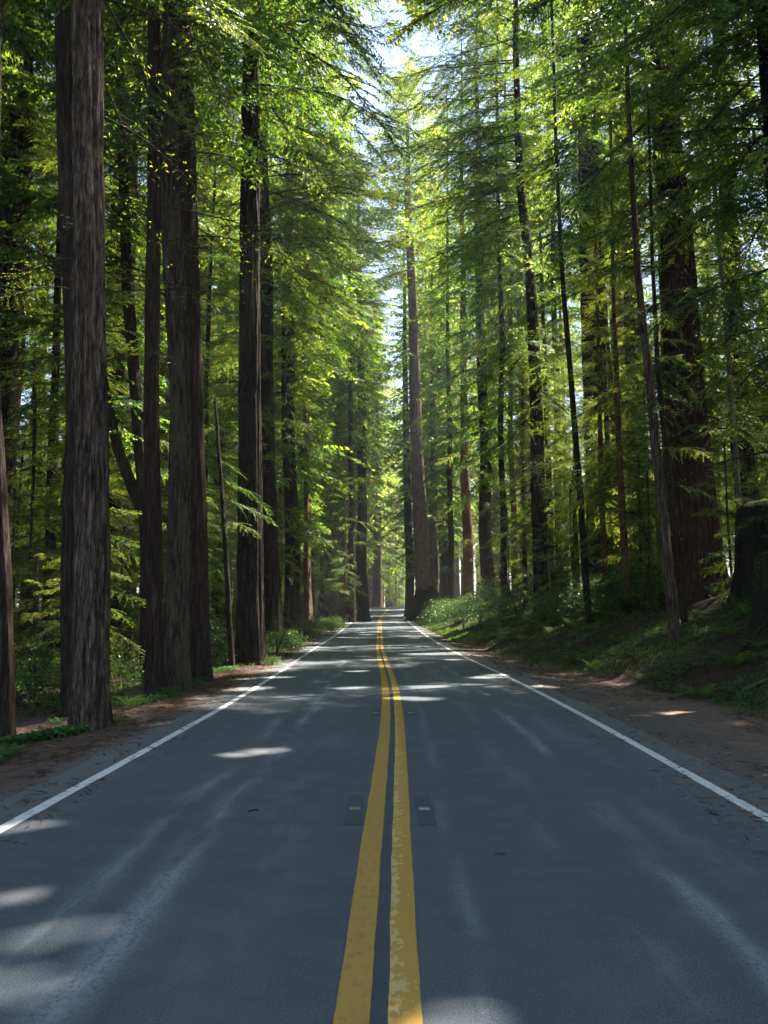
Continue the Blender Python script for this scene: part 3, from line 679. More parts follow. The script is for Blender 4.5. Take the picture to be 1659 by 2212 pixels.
def leafy(t, depth, n, h0, h1, l0, l1, a0=0, a1=360, seed=0):
    g_ = random.Random(seed + int(depth*10)); ax = [o for o in t.children if o.name.startswith('trunk')][0]
    co = np.empty(len(ax.data.vertices)*3, np.float32); ax.data.vertices.foreach_get('co', co); co = co.reshape(-1, 3)
    for i in range(n):
        h = h0 + (h1-h0)*(i+g_.random())/n; a = R(g_.uniform(a0, a1)); L = g_.uniform(l0, l1)
        sel = co[np.abs(co[:, 2]-h) < 1.0]
        if not len(sel): continue
        c = (sel.min(0)+sel.max(0))/2
        o = obj('bough', ME_FINE[g_.randrange(5)], t); o.location = (c[0], c[1], h)
        o.rotation_euler = (g_.gauss(0, .15), R(g_.uniform(-8, 26)), a); k = L/4.5; o.scale = (k, k**.8, k**.9)
for t_, dep, n_, h0, h1, l0, l1 in [(R2, 51, 50, 5, 30, 2.2, 4.6), (R3, 46, 64, 5, 28, 2.5, 5.5), (R4, 32, 64, 6, 24, 2.5, 5.5), (R7, 36, 64, 5, 28, 2.2, 5), (R8, 21, 46, 6, 18, 2, 4.6), (R1, 104, 8, 40, 62, 3, 5)]:
    leafy(t_, dep, n_, h0, h1, l0, l1)
for t_ in list(COL.objects):
    if t_.parent is None and t_.get('group') == g_right and t_ not in (R1, R2, R3, R4, R7, R8):
        leafy(t_, t_.location.y, 30, 5, 32, 2, 4.2, seed=3)
    if t_.parent is None and t_.get('group') == g_road and t_.location.y > 40:
        leafy(t_, t_.location.y, 24, 6, 30, 2.2, 4.5, seed=4)
leafy(ft, 26, 16, 5, 22, 1.5, 3.2)
for t_ in list(COL.objects):                                # long boughs reaching over the road
    if t_.parent is None and t_.get('group') in (g_right, g_road) and 40 < t_.location.y < 130 and abs(t_.location.x) < 11 and not (t_.location.x > 0 and t_.location.y > 66):
        sd_ = 180 if t_.location.x > 0 else 0; y_ = t_.location.y
        leafy(t_, y_, 9, .2*y_+10, min(52, .62*y_), 4.5, 7.5, sd_-50, sd_+50, seed=8)

for t_ in list(COL.objects):
    if t_.parent is None and t_.get('group') == g_road and 40 < t_.location.y < 50: leafy(t_, t_.location.y, 24, 23, 42, 6.5, 9, -35, 35, seed=9)
leafy(R2, 51, 32, 23, 46, 6.5, 9.5, 150, 215, seed=9)

# ------------------------------------------------------------------ the crowd of background trees
BG = []
def side_words(x, y): return ''
SEEN = {}
def uniq(label):
    SEEN[label] = SEEN.get(label, 0)+1
    return label
def bg_tree(kind, x, y, s, rz, label, group, tr=None, cr_=None, name='redwood_tree', cat='redwood tree', hs=None):
    z = float(ground(x, y))-.1
    t = thing(name, (x, y, z), label, cat, group, rz)
    trs, crs = {'tall': (60, 'tall'), 'high': (60, 'high'), 'far': (60, 'far'), 'young': (26, 'young'), 'sapling': (8, 'sapling')}[kind]
    BG.append((t, group, x, y))
    i = random.randrange(len(TR[trs])) if tr is None else tr; j = random.randrange(len(CR[crs])) if cr_ is None else cr_
    if kind in ('young', 'sapling'): i = j
    obj('trunk', TR[trs][i], t); obj('crown', CR[crs][j], t)
    t.scale = (s, s, s*(hs or 1))
    return t

placed = [(float(o.location.x), float(o.location.y)) for o in COL.objects if o.parent is None and o.get('category')]
def free(x, y, r):
    return all((x-a)**2 + (y-b)**2 > r*r for a, b in placed)
def scatter(n, dr, yr, r, fn, seed):
    g_ = random.Random(seed); c = 0; tries = 0
    while c < n and tries < n*60:
        tries += 1
        y = g_.uniform(*yr); d = g_.uniform(*dr); x = d + float(xc(y))
        if not free(x, y, r): continue
        if fn(x, y, g_): placed.append((x, y)); c += 1
SIZEW = ['slim', 'medium', 'stout']
def left_big(x, y, g_):
    tr_ = g_.choice([0, 1, 1]) if y < 45 else None
    if y < 45 and (20 < px((x, y, 2))[0] < 180 or 290 < px((x, y, 2))[0] < 620): return False
    s = g_.uniform(.8, 1.15); p = px((x, y, 2))
    kind = 'far' if y > 95 else ('tall' if g_.random() < .6 else 'high')
    bg_tree(kind, x, y, s, g_.uniform(0, 6.28), 'background redwood', 'background redwoods left of the road', tr=tr_); return True
def right_big(x, y, g_):
    s = g_.uniform(.75, 1.1); p = px((x, y, 2))
    kind = 'far' if y > 95 else ('tall' if g_.random() < .5 else 'high')
    bg_tree(kind, x, y, s, g_.uniform(0, 6.28), 'background redwood', 'background redwoods right of the road'); return True
def left_young(x, y, g_):
    p = px((x, y, 2))
    bg_tree('young', x, y, g_.uniform(.7, 1.15), g_.uniform(0, 6.28), 'young leafy redwood', 'young redwoods left of the road', name='young_redwood', cat='young redwood'); return True
def right_young(x, y, g_):
    p = px((x, y, 2))
    bg_tree('young', x, y, g_.uniform(.6, 1.05), g_.uniform(0, 6.28), 'young leafy redwood', 'young redwoods right of the road', name='young_redwood', cat='young redwood'); return True
def sap(x, y, g_):
    p = px((x, y, 1)); sd_ = 'left' if x < 0 else 'right'
    bg_tree('sapling', x, y, g_.uniform(.6, 1.15), g_.uniform(0, 6.28), 'redwood sapling', 'redwood saplings %s of the road' % sd_, name='redwood_sapling', cat='sapling'); return True
scatter(24, (-28, -9), (34, 110), 4.6, left_big, 1)
scatter(22, (-34, -6.5), (110, 250), 5.5, left_big, 2)
scatter(7, (10, 22), (52, 112), 5, right_big, 3)
scatter(10, (-22, -7.6), (20, 36), 3.2, left_big, 18)
scatter(15, (7, 26), (118, 250), 5.0, right_big, 4)
scatter(26, (-40, -5), (215, 330), 4.5, left_big, 14)
scatter(26, (-26, -8), (24, 90), 2.8, left_young, 5)
scatter(14, (-14, -6.2), (60, 150), 3.0, left_young, 6)
scatter(16, (13, 30), (38, 120), 3.0, right_young, 7)
scatter(26, (-20, -6.5), (17, 70), 1.6, sap, 8)
scatter(20, (8, 24), (30, 90), 1.8, sap, 9)
scatter(9, (-10, -6.8), (58, 150), 5.0, left_big, 15)
scatter(4, (6.8, 10), (100, 160), 5.0, right_big, 16)
scatter(20, (-34, 2), (232, 330), 3.0, left_young, 17)
scatter(16, (-16, -5), (206, 262), 2.0, left_young, 19)
for x, y, s in [(-6.6, 128, 1.2), (7.4, 134, 1.15), (-5.8, 151, 1.25), (8, 156, 1.2), (-5.2, 173, 1.25), (8.6, 178, 1.25), (-3.4, 204, 1.3), (-9, 188, 1.25), (11, 150, 1.2), (-7.0, 76, 1.15), (7.8, 118, 1.2), (-6.9, 112, 1.2), (-2, 232, 1.3), (3, 258, 1.3)]:
    placed.append((x, y))
    bg_tree('far', x, y, s, y*.7, '', 'tall redwoods closing over the road near the crest', tr=random.choice([0, 1, 3]))
for i, xx in enumerate((838, 846, 853, 860, 868)):
    x = float(P(xx, 1300, 244+3*i)[0]); placed.append((x, 244+3*i))
    bg_tree('far', x, 244+3*i, .9, i*1.1, '', 'dark trunks in a row at the end of the road', tr=1)
scatter(9, (28, 56), (50, 120), 6.0, right_big, 51)
scatter(20, (9.5, 19), (33, 64), 2.2, right_young, 52)
scatter(12, (-27, -11), (28, 50), 2.0, left_young, 54)
scatter(18, (-48, -27), (8, 62), 3.0, left_young, 57)  # added wall of young redwoods, mostly out of view, to block sidelight
scatter(10, (-15, -7.5), (20, 42), 1.4, sap, 55)
scatter(8, (-36, -15), (42, 75), 3.5, left_big, 56)
scatter(10, (8.5, 16), (24, 60), 2.0, sap, 53)
# unseen trees added beside and behind the camera to shade road and forest
for (x, y, s, k) in [(13, 9, 1, 'tall'), (19, 17, 1.05, 'tall'), (16, -2, .95, 'tall'), (12, 20, 1, 'high'), (22, 8, 1, 'tall'), (15.5, 14, 1.05, 'tall'), (24, 24, 1, 'tall'), (24, 16, 1.1, 'tall'), (17, 4, 1, 'tall'), (29, 20, 1.1, 'high'), (22, 32, 1, 'tall'), (28, 37, 1.05, 'tall'), (19.5, 27, .95, 'tall'), (34, 30, 1.1, 'tall'), (9.3, 14.5, .9, 'tall'), (26, 44, 1, 'tall'), (33, 49, 1, 'tall'), (31, 60, 1, 'tall'), (17, 21, 1, 'tall'), (11, 2, 1, 'high'),
                     (-10, 5, 1, 'high'), (-9, -8, 1, 'tall'), (-17, 12, 1, 'tall'), (10, -12, 1, 'tall'), (-16, 24, 1, 'high'), (-20, 21, 1, 'tall'), (-26, 30, 1, 'tall'), (-14.5, 17.5, 1, 'high'), (-30, 42, 1, 'tall'), (-23, 36, 1, 'tall'), (-22, 10, 1, 'tall'), (-34, 22, .9, 'tall'), (-38, 36, .9, 'tall'), (-30, 12, .9, 'tall'), (-41, 50, 1, 'tall')]:
    bg_tree(k, x, y, s, x*.7+y, 'added redwood beside the photographer, outside the picture, placed for its shade', 'added shade redwoods beside the photographer')
# the bright young conifer beside the road
p = P(742, 1300, 80)
t = bg_tree('young', p[0], 80, .70, .4, 'young sunlit conifer with yellow green crown by the left roadside', 'young conifers by the road', cr_=1, name='young_conifer', cat='young conifer')
KEY.append((742, 80, 'sunlit young conifer'))

# ------------------------------------------------------------------ stumps
def stump(label, xl, xr, ytop, depth, group):
    pc = P((xl+xr)/2, ytop, depth); r = (xr-xl)*depth/F/2; gz = float(ground(pc[0], depth))-.3; H = pc[2]-gz
    t = thing('tree_stump', (pc[0], depth, gz), label, 'stump', group)
    ax = [(0, 0, 0, r*1.12), (H*.35, 0, 0, r), (H*.8, 0, 0, r*.93), (H*.93, 0, 0, r*.84), (H*.985, 0, 0, r*.6), (H, 0, 0, .03)]
    obj('trunk', trunk_mesh(ax, [BARK_STUMP], 77+int(xl), 90, .06, H*.9, .03, .2, .09, .06, 0, .12), t)
    n = 2600; g_ = np.random.default_rng(int(xl)); a = g_.uniform(0, 6.28, n); h = H*(1-g_.random(n)**2*.5); rr = np.interp(h, [q[0] for q in ax], [q[3] for q in ax])*np.where(h > H*.9, g_.uniform(.3, 1, n), 1.0)
    pz = np.stack([np.cos(a)*rr, np.sin(a)*rr, h], -1); d_ = unit(np.stack([np.cos(a), np.sin(a), g_.normal(0, .8, n)], -1)+g_.normal(0, .4, (n, 3)))
    q = QB(); q.quads(strips(pz, d_, unit(g_.normal(0, 1, (n, 3))), g_.uniform(.04, .10, n), g_.uniform(.01, .02, n)), 0, g_.random(n)*.5)
    obj('moss', q.build('moss', [FERN]), t)
    return t
stump('big old stump covered in dark moss on the right bank', 1592, 1712, 1082, 27, 'stumps on the right bank')
stump('low broken stump with a mossy lit rim, in front of the big mossy stump', 1632, 1720, 1192, 22, 'stumps on the right bank')

# ------------------------------------------------------------------ shrubs and ferns
def bush_mesh(seed, rx, rz_, n_cl, per, leaf, mat_, flat=.0):
    g_ = np.random.default_rng(seed); q = QB()
    for k in range(9):
        a = g_.uniform(0, 6.28); tip = np.array([math.cos(a)*rx*g_.uniform(.3, .8), math.sin(a)*rx*g_.uniform(.3, .8), rz_*g_.uniform(.6, 1)])
        u = np.linspace(0, 1, 5)[:, None]; V, Fq = tube(tip*u + np.array([0, 0, .15*rz_])*np.sin(u*3.14) + g_.normal(0, .03, (5, 3))*u, np.linspace(.018, .005, 5), 4); q.mesh(V, Fq, 1)
    c = unit(g_.normal(0, 1, (n_cl, 3)))*g_.uniform(.35, 1, (n_cl, 1))**.5
    c[:, 2] = np.abs(c[:, 2])
    c = c*np.array([rx, rx, rz_])*(.75+.5*vn(c[:, 0]*2+seed, c[:, 1]*2, c[:, 2]*2))[:, None]
    ix = np.repeat(np.arange(n_cl), per); m = len(ix)
    p = c[ix] + g_.normal(0, 1, (m, 3))*np.array([.17, .17, .07])*rx**.5
    d_ = unit(g_.normal(0, 1, (m, 3))*np.array([1, 1, .45]) + np.array([0, 0, -.15])); nrm = unit(g_.normal(0, .5, (m, 3)) + np.array([0, 0, 1]))
    tt = np.clip(.4 + g_.normal(0, .18, n_cl)[ix] + g_.normal(0, .12, m), 0, 1)
    q.quads(strips(p, d_, nrm, leaf*g_.uniform(.6, 1.3, m), leaf*.28*g_.uniform(.7, 1.2, m)), 0, tt)
    return q.build('foliage', [mat_, TWIG])
BUSH = [bush_mesh(1, 1.2, 1.9, 130, 34, .085, SHRUB), bush_mesh(2, 1.6, 1.5, 150, 34, .085, SHRUB), bush_mesh(3, .8, .9, 70, 34, .07, SHRUB)]
def fern_mesh(seed):
    g_ = np.random.default_rng(seed); q = QB()
    for k in range(16):
        a = k*2.4+g_.normal(0, .2); L = g_.uniform(.55, .95); el = g_.uniform(.35, 1.1)
        u = np.linspace(.08, 1, 22)
        r = L*u*math.cos(el*.6); z = L*(math.sin(el)*u*1.25 - .75*u*u*math.sin(el)) + .04
        p = np.stack([np.cos(a)*r, np.sin(a)*r, z], -1); tn = unit(np.gradient(p, axis=0)); sd_ = unit(np.cross(tn, [0, 0, 1.]))
        for sg in (1, -1):
            d_ = unit(sd_*sg + tn*.35 + g_.normal(0, .08, p.shape)); nr = unit(np.cross(d_, tn)*sg)
            q.quads(strips(p, d_, nr, .13*np.sin(np.clip(u*.9+.12, 0, 1)*3.1)+.02, np.full(22, .013)), 0, np.clip(.5+g_.normal(0, .15)+g_.normal(0, .06, 22), 0, 1))
    return q.build('fronds', [FERN])
FERNS = [fern_mesh(5), fern_mesh(6)]
def shrub(x, y, k, s, sz, label, group, rz=0.0):
    z = float(ground(x, y))-.06
    o = obj('shrub', BUSH[k], None, (x, y, z)); o.scale = (s, s, s*sz); o.rotation_euler = (0, 0, rz)
    tag(o, label, 'shrub', group); return o
def fern(x, y, s, label, group, rz=0.0):
    z = float(ground(x, y))-.02
    o = obj('fern', FERNS[random.randrange(2)], None, (x, y, z)); o.scale = (s,)*3; o.rotation_euler = (0, 0, rz)
    tag(o, label, 'fern', group); BG.append((o, group, x, y)); return o
def wsh(x, dep): return float(P(x, 1300, dep)[0])
gs = 'shrubs on the right bank'
for i, (xx, dep, k, s, lab) in enumerate([
    (1300, 37, 1, 1.25, 'big dark shrub before the massive black trunk'), (1390, 35, 1, 1.2, 'dusky grey green shrub left of the great fluted trunk'), (1240, 40, 0, 1.1, 'dark shrub between the straight trunk and the massive one'),
    (1350, 33, 2, 1.4, 'low dark shrub in front of the dusky grey green one'), (1120, 50, 0, 1.2, 'upright shrub left of the straight dark redwood'), (1080, 55, 1, 1.2, 'sunlit shrub at the foot of the dark trunk in the gap'),
    (1035, 62, 0, 1.4, 'tall sunlit shrub beside the reddish trunk'), (1000, 72, 1, 1.5, 'bright round shrub near the charred flared base'), (965, 84, 1, 1.5, 'bright bush spilling toward the road just right of the charred base'),
    (1200, 46, 2, 1.5, 'pale lit shrub at the foot of the straight dark redwood'), (1180, 43, 2, 1.3, 'low shrub on the open slope before the straight dark redwood'), (1060, 68, 0, 1.5, 'tall shrub glowing yellow behind the reddish trunk'),
    (1150, 60, 0, 1.6, 'tall bright shrub under the pinkish trunks'), (1450, 40, 0, 1.2, 'dark shrub behind the great fluted trunk')]):
    shrub(wsh(xx, dep), dep, k, s, 1.0, lab, gs, i*1.3)
gs = 'shrubs beside the left shoulder'
for i, (xx, dep, k, s, lab) in enumerate([
    (598, 36, 0, .8, 'pale green shrub right of the tall straight roadside trunk'), (612, 42, 1, .75, 'rounded shrub behind the pale green one'), (690, 62, 1, .95, 'leafy shrub under the slim orange red trunk'), (665, 56, 0, .9, 'upright shrub at the foot of the thick brown trunk'),
    (715, 75, 1, .9, 'low shrub left of the sunlit young conifer'), (460, 30, 0, .9, 'dark shrub behind the leaning sapling stem'), (30, 19, 1, .8, 'dark shrub low at the left picture edge'), (80, 21, 0, .8, 'dark shrub left of the shaggy trunk'), (470, 38, 1, 1.1, 'broad shrub deep behind the leaning sapling'), (275, 26, 1, .9, 'dark shrub between the shaggy trunk and the twins')]):
    shrub(wsh(xx, dep), dep, k, s, 1.0, lab, gs, i*1.9)
for i, (xx, dep, s, lab) in enumerate([(262, 14.6, .34, 'small leafy sprig cluster right of the foot of the shaggy trunk'), (372, 19.0, .42, 'small leafy sprig cluster at the foot of the twin redwoods'), (120, 13.4, .34, 'small leafy sprig cluster left of the foot of the shaggy trunk'),
                                       (590, 29.5, .5, 'small leafy sprig cluster beside the foot of the straight roadside trunk'), (430, 22, .4, 'small leafy sprig cluster right of the twin redwoods')]):
    shrub(wsh(xx, dep), dep, 2, s, .9, lab, 'leafy sprigs at the trunk feet', i*2.1)
def sc_fern(x, y, g_):
    p = px((x, y, 1)); sd_ = 'right bank' if x > 0 else 'left forest floor'
    fern(x, y, g_.uniform(.5, .95), 'sword fern', 'sword ferns on the %s' % sd_, g_.uniform(0, 6)); return True
scatter(58, (5.8, 12), (17, 62), .7, sc_fern, 21)
scatter(36, (-11, -5.2), (14, 55), .7, sc_fern, 22)

# sunlit broadleaf trees far behind the right bank
def broad_tree(seed):
    g_ = np.random.default_rng(seed); q = QB(); H = 15; n_cl = 240
    c = unit(g_.normal(0, 1, (n_cl, 3)))*g_.random((n_cl, 1))**.4*np.array([4.2, 4.2, 6]) + np.array([0, 0, 8.5])
    ix = np.repeat(np.arange(n_cl), 60); m = len(ix)
    p = c[ix] + g_.normal(0, 1, (m, 3))*np.array([.6, .6, .3])
    d_ = unit(g_.normal(0, 1, (m, 3))); nrm = unit(g_.normal(0, .6, (m, 3))+np.array([0, 0, 1]))
    q.quads(strips(p, d_, nrm, .26*g_.uniform(.6, 1.3, m), .09*g_.uniform(.7, 1.2, m)), 0, np.clip(.6+g_.normal(0, .15, n_cl)[ix]+g_.normal(0, .1, m), 0, 1))
    cm = q.build('crown', [BROAD])
    tm = trunk_mesh([(0, 0, 0, .2), (6, .3, .1, .15), (14, .4, .3, .04)], [TWIG], seed, 12, .8, 14, 1, .3, .05, .02)
    return tm, cm
BT = [broad_tree(1), broad_tree(2)]
def sc_broad(x, y, g_):
    k = g_.randrange(2); p = px((x, y, 3)); sd_ = 'right' if x > 0 else 'left'
    t = thing('broadleaf_tree', (x, y, float(ground(x, y))-.1), '', 'broadleaf tree', 'broadleaf trees deep in the %s forest' % sd_, g_.uniform(0, 6))
    BG.append((t, 'broadleaf trees deep in the %s forest' % sd_, x, y))
    obj('trunk', BT[k][0], t); obj('crown', BT[k][1], t); s = g_.uniform(1.0, 1.6); t.scale = (s, s, s); return True
scatter(46, (24, 60), (42, 190), 4.5, sc_broad, 31)
scatter(22, (-60, -30), (45, 170), 5, sc_broad, 32)

# ------------------------------------------------------------------ ground cover nobody could count
def cover(name, n, dr, yr, gen, material, clump, seed, thr=.5):
    g_ = np.random.default_rng(seed)
    y = yr[0] + (yr[1]-yr[0])*g_.random(n)**1.7; d = g_.uniform(dr[0], dr[1], n)
    x = d + xc(y) + (be(y)-5.3 if dr[0] > 3 else 0)
    keep = vn(x*clump, y*clump, seed) + .25*vn(x*clump*4, y*clump*4, seed+3) > thr
    x, y = x[keep], y[keep]; p = np.stack([x, y, np.where((np.abs(x-xc(y)) < 3.75), zr(y)-.004, ground(x, y))], -1)
    q = QB(); gen(q, p, g_)
    return kindof(obj(name, q.build(name, [material])), 'stuff')
def g_grass(q, p, g_):
    m = len(p); f = 1 + np.clip(p[:, 1]-20, 0, 60)/40
    a = g_.uniform(0, 6.28, m); ln = g_.uniform(.05, .20, m)*f**.4
    d_ = unit(np.stack([np.cos(a)*.6, np.sin(a)*.6, g_.uniform(.3, 1.3, m)], -1)); nr = unit(g_.normal(0, 1, (m, 3)))
    q.quads(strips(p - d_*.01, d_, nr, ln, .006*f*g_.uniform(.7, 1.5, m)), 0, np.clip(.45+.5*(vn(p[:, 0]*.8, p[:, 1]*.8, 2.2)-.5)+g_.normal(0, .18, m), 0, 1))
def g_leaf(size, hmax):
    def f(q, p, g_):
        m = len(p)
        for k in range(3):
            a = g_.uniform(0, 6.28, m); d_ = unit(np.stack([np.cos(a), np.sin(a), g_.normal(.1, .3, m)], -1)); nr = unit(g_.normal(0, .4, (m, 3)) + np.array([0, 0, 1]))
            pp = p + np.stack([g_.normal(0, .03, m), g_.normal(0, .03, m), g_.uniform(.01, hmax, m)], -1)
            q.quads(strips(pp, d_, nr, size*g_.uniform(.6, 1.3, m), size*.32*g_.uniform(.7, 1.2, m)), 0, np.clip(.5+g_.normal(0, .22, m), 0, 1))
    return f
def g_litter(q, p, g_):
    m = len(p); a = g_.uniform(0, 6.28, m)
    d_ = unit(np.stack([np.cos(a), np.sin(a), g_.normal(0, .12, m)], -1)); nr = unit(g_.normal(0, .3, (m, 3)) + np.array([0, 0, 1]))
    pp = p + np.array([0, 0, .012]); f = 1+np.clip(p[:, 1]-15, 0, 60)/40
    q.quads(strips(pp, d_, nr, g_.uniform(.04, .22, m)*f**.3, g_.uniform(.004, .011, m)*f), 0, g_.random(m)**1.3)
cover('verge_grass', 60000, (5.1, 9.5), (11, 110), g_grass, GRASS, .55, 41, .70)
cover('roadside_grass', 26000, (4.9, 6.2), (50, 125), g_grass, GRASS, .4, 42, .4)
cover('left_verge_grass', 22000, (-6.4, -4.3), (28, 120), g_grass, GRASS, .5, 43, .5)
cover('ground_ivy', 26000, (5.4, 11), (12, 60), g_leaf(.07, .14), CLOVER, .7, 44, .60)
cover('clover_patch', 9000, (-7.5, -4.75), (8.5, 13.2), g_leaf(.055, .13), CLOVER, .8, 45, .56)
cover('roadside_clover', 9000, (-6.2, -4.7), (13.2, 32), g_leaf(.06, .13), CLOVER, .8, 46, .78)
cover('needle_litter', 60000, (4.0, 12), (8, 60), g_litter, LITTER, .9, 47, .45)
cover('left_needle_litter', 50000, (-10, -3.75), (6, 45), g_litter, LITTER, .9, 48, .42)

cover('needles_on_the_road_edge', 5000, (2.7, 4.6), (4.5, 40), g_litter, LITTER, .8, 49, .5)
cover('needles_on_the_left_road_edge', 5000, (-4.6, -2.8), (4.5, 40), g_litter, LITTER, .8, 50, .5)
# ------------------------------------------------------------------ fallen sticks on the bank
def stick(label, pts_, r, group, m=DEADWOOD):
    p = np.array(pts_, float); p[:, 2] = [float(ground(a, b))+c for a, b, c in pts_]
    u = np.linspace(0, 1, 9); k = np.linspace(0, 1, len(p)); path = np.stack([np.interp(u, k, p[:, i]) for i in range(3)], -1)
    path += np.random.default_rng(int(p[0, 1]*10)).normal(0, .02, path.shape)
    V, Fq = tube(path, np.linspace(r, r*.35, 9), 6)
    tag(obj('fallen_branch', mesh_np('fallen_branch', V, Fq, [m], smooth_shade=True)), label, 'fallen branch', group)
gf = 'fallen branches on the right bank'
stick('forked grey dead branch lying at the foot of the right bank', [(7.1, 17.5, .02), (7.5, 17.2, .15), (7.9, 17.6, .05)], .04, gf)
stick('long thin dead stick on the open slope below the straight trunk', [(7.0, 31, .05), (6.0, 32, .1), (5.6, 33.2, .04)], .03, gf)
stick('dark dead branch half buried beneath the slender leaning trunk', [(8.4, 21, .03), (9.4, 21.6, .12), (10.4, 21.2, .05)], .05, gf, TWIG)
gs_ = random.Random(3)
for i, (x_, y_, w_) in enumerate([(6.6, 19, 'short brown dead limb near the foot of the right bank'), (8.9, 19.4, 'bent brown limb among ivy on the near right bank'), (7.4, 23.5, 'straight pale stick lying across litter on the right bank'), (6.4, 26, 'broken brown limb just above the right shoulder'),
                                 (9.6, 26.5, 'crooked limb under the great fluted trunk'), (7.2, 36, 'thin limb lying below the dark shrubs'), (-5.4, 16.5, 'brown limb lying at the foot of the left roadside redwoods'), (-6.2, 25, 'grey limb lying between the twin trunks and the straight roadside one')]):
    a_ = gs_.uniform(0, 3.1); l_ = gs_.uniform(.5, 1.3)
    stick(w_, [(x_-l_*math.cos(a_), y_-l_*math.sin(a_), .02), (x_, y_, gs_.uniform(.06, .16)), (x_+l_*math.cos(a_+.5), y_+l_*math.sin(a_+.5), .04)], gs_.uniform(.02, .045), gf if x_ > 0 else 'fallen branches left of the road', TWIG if i % 2 else DEADWOOD)
stick('pale curved twig sticking up below the mossy stump', [(10.6, 23.5, 0), (10.9, 23.5, .35), (10.6, 23.3, .6)], .02, gf)

# ------------------------------------------------------------------ posts
def bx(q, x0, x1, y0, y1, z0, z1, mi=0):
    V = np.array([[x, y, z] for z in (z0, z1) for y in (y0, y1) for x in (x0, x1)], float)
    Fq = np.array([[2, 3, 1, 0], [5, 7, 6, 4], [1, 5, 4, 0], [6, 7, 3, 2], [4, 6, 2, 0], [3, 7, 5, 1]])
    q.mesh(V, Fq, mi)
def post(xx, depth, ytop, w_, m, label, cap):
    p = P(xx, ytop, depth); gz = float(ground(p[0], depth))-.1; H = max(.7, p[2]-gz)
    t = thing('marker_post', (p[0], depth, gz), label, 'marker post', 'marker posts along the road')
    V, Fq = tube([(0, 0, 0), (0, 0, H*.5), (0, 0, H-.02), (0, 0, H)], [w_, w_, w_, w_*.6], 8)
    top = np.array([[4*8-8+i for i in (0, 1, 2, 3)], [4*8-8+i for i in (0, 3, 4, 7)], [4*8-8+i for i in (4, 5, 6, 7)]])
    obj('post', mesh_np('post', V, np.concatenate([Fq, top]), [m], smooth_shade=False), t)
    q = QB(); bx(q, -w_*.9, w_*.9, -w_-.012, -w_-.002, H*.72, H*.92); obj('reflector', q.build('reflector', [cap]), t)
post(655, 58, 1342, .04, POST_D, 'thin grey brown marker post in the left verge near the pale shrub', CERAM)
post(743, 92, 1312, .05, POST_M, 'slim pale marker post beside the sunlit young conifer', PALE)
post(1001, 60, 1350, .07, POST_M, 'short pale marker post with a weathered face on the right verge', CERAM)

# ------------------------------------------------------------------ recessed reflectors beside the centre lines
ords = ['nearest', 'second nearest', 'third nearest', 'fourth nearest', 'fifth nearest', 'sixth nearest']
for k, y in enumerate([8.0, 15.4, 22.6, 29.4, 37.2, 44.6]):
    for sg, side in ((-1, 'left'), (1, 'right')):
        d0 = sg*.30 + (.02 if sg > 0 else .0)
        x = float(xc(y)) + d0; z = float(zr(y))
        t = thing('road_reflector', (x, y, z), '%s road reflector in its dark groove %s of the double yellow line' % (ords[k], side), 'road reflector', 'road reflectors along the centre line')
        ln = 1.2 if k == 0 else .95
        gx = np.linspace(-.076, .076, 4); gy = np.linspace(-ln/2, ln/2, 12); GX, GY = np.meshgrid(gx, gy)
        jx = GX + (vn(GX*20+k, GY*6, sg*3.+5)-.5)*.02
        obj('groove', mesh_np('groove', np.stack([jx, GY, GX*0+.005], -1), grid_faces(12, 4), [PATCH], uv=np.stack([GX.ravel()+k*3, GY.ravel()+y], -1)), t)
        q = QB(); V = np.array([[-.05, -.05, .006], [.05, -.05, .006], [.05, .05, .006], [-.05, .05, .006], [-.042, -.03, .015], [.042, -.03, .015], [.042, .03, .015], [-.042, .03, .015]])
        q.mesh(V, np.array([[4, 5, 6, 7], [1, 2, 6, 5], [2, 3, 7, 6], [3, 0, 4, 7], [0, 1, 5, 4]]), 0); mk = obj('marker', q.build('marker', [CERAM]), t)
        q = QB(); q.quads(np.array([[[-.046, -.0505, .0075], [.046, -.0505, .0075], [.04, -.033, .0155], [-.04, -.033, .0155]]]), 0, 0); obj('lens', q.build('lens', [AMBER if sg < 0 or k else PALE]), mk)

# fallen leaf and twig on the asphalt
p = P(1080, 1823, 3277/501); q = QB(); lx, ly = p[0], p[1]
a = np.linspace(0, 1, 6); w_ = np.array([.0, .016, .022, .02, .012, .0]); V = []
for u, w in zip(a, w_): V += [(u*.11-.055, -w, .012+.012*math.sin(u*5)), (u*.11-.055, 0, .006+.012*math.sin(u*5)), (u*.11-.055, w, .012+.014*math.sin(u*5))]
me = mesh_np('leaf', V, grid_faces(6, 3), [LITTER], tint=np.full(10, .95)); o = obj('fallen_leaf', me, None, (lx, ly, float(zr(ly))+.002)); o.rotation_euler = (0, 0, .2)
tag(o, 'small curled tan leaf lying on the asphalt in the right lane', 'leaf')
p = P(548, 1736, 3277/414); V, Fq = tube([(-.04, -.03, .008), (0, 0, .012), (.05, .02, .008)], [.006, .006, .003], 5)
o = obj('twig', mesh_np('twig', V, Fq, [TWIG]), None, (p[0], p[1], 0)); tag(o, 'tiny dark twig lying on the asphalt in the left lane', 'twig')

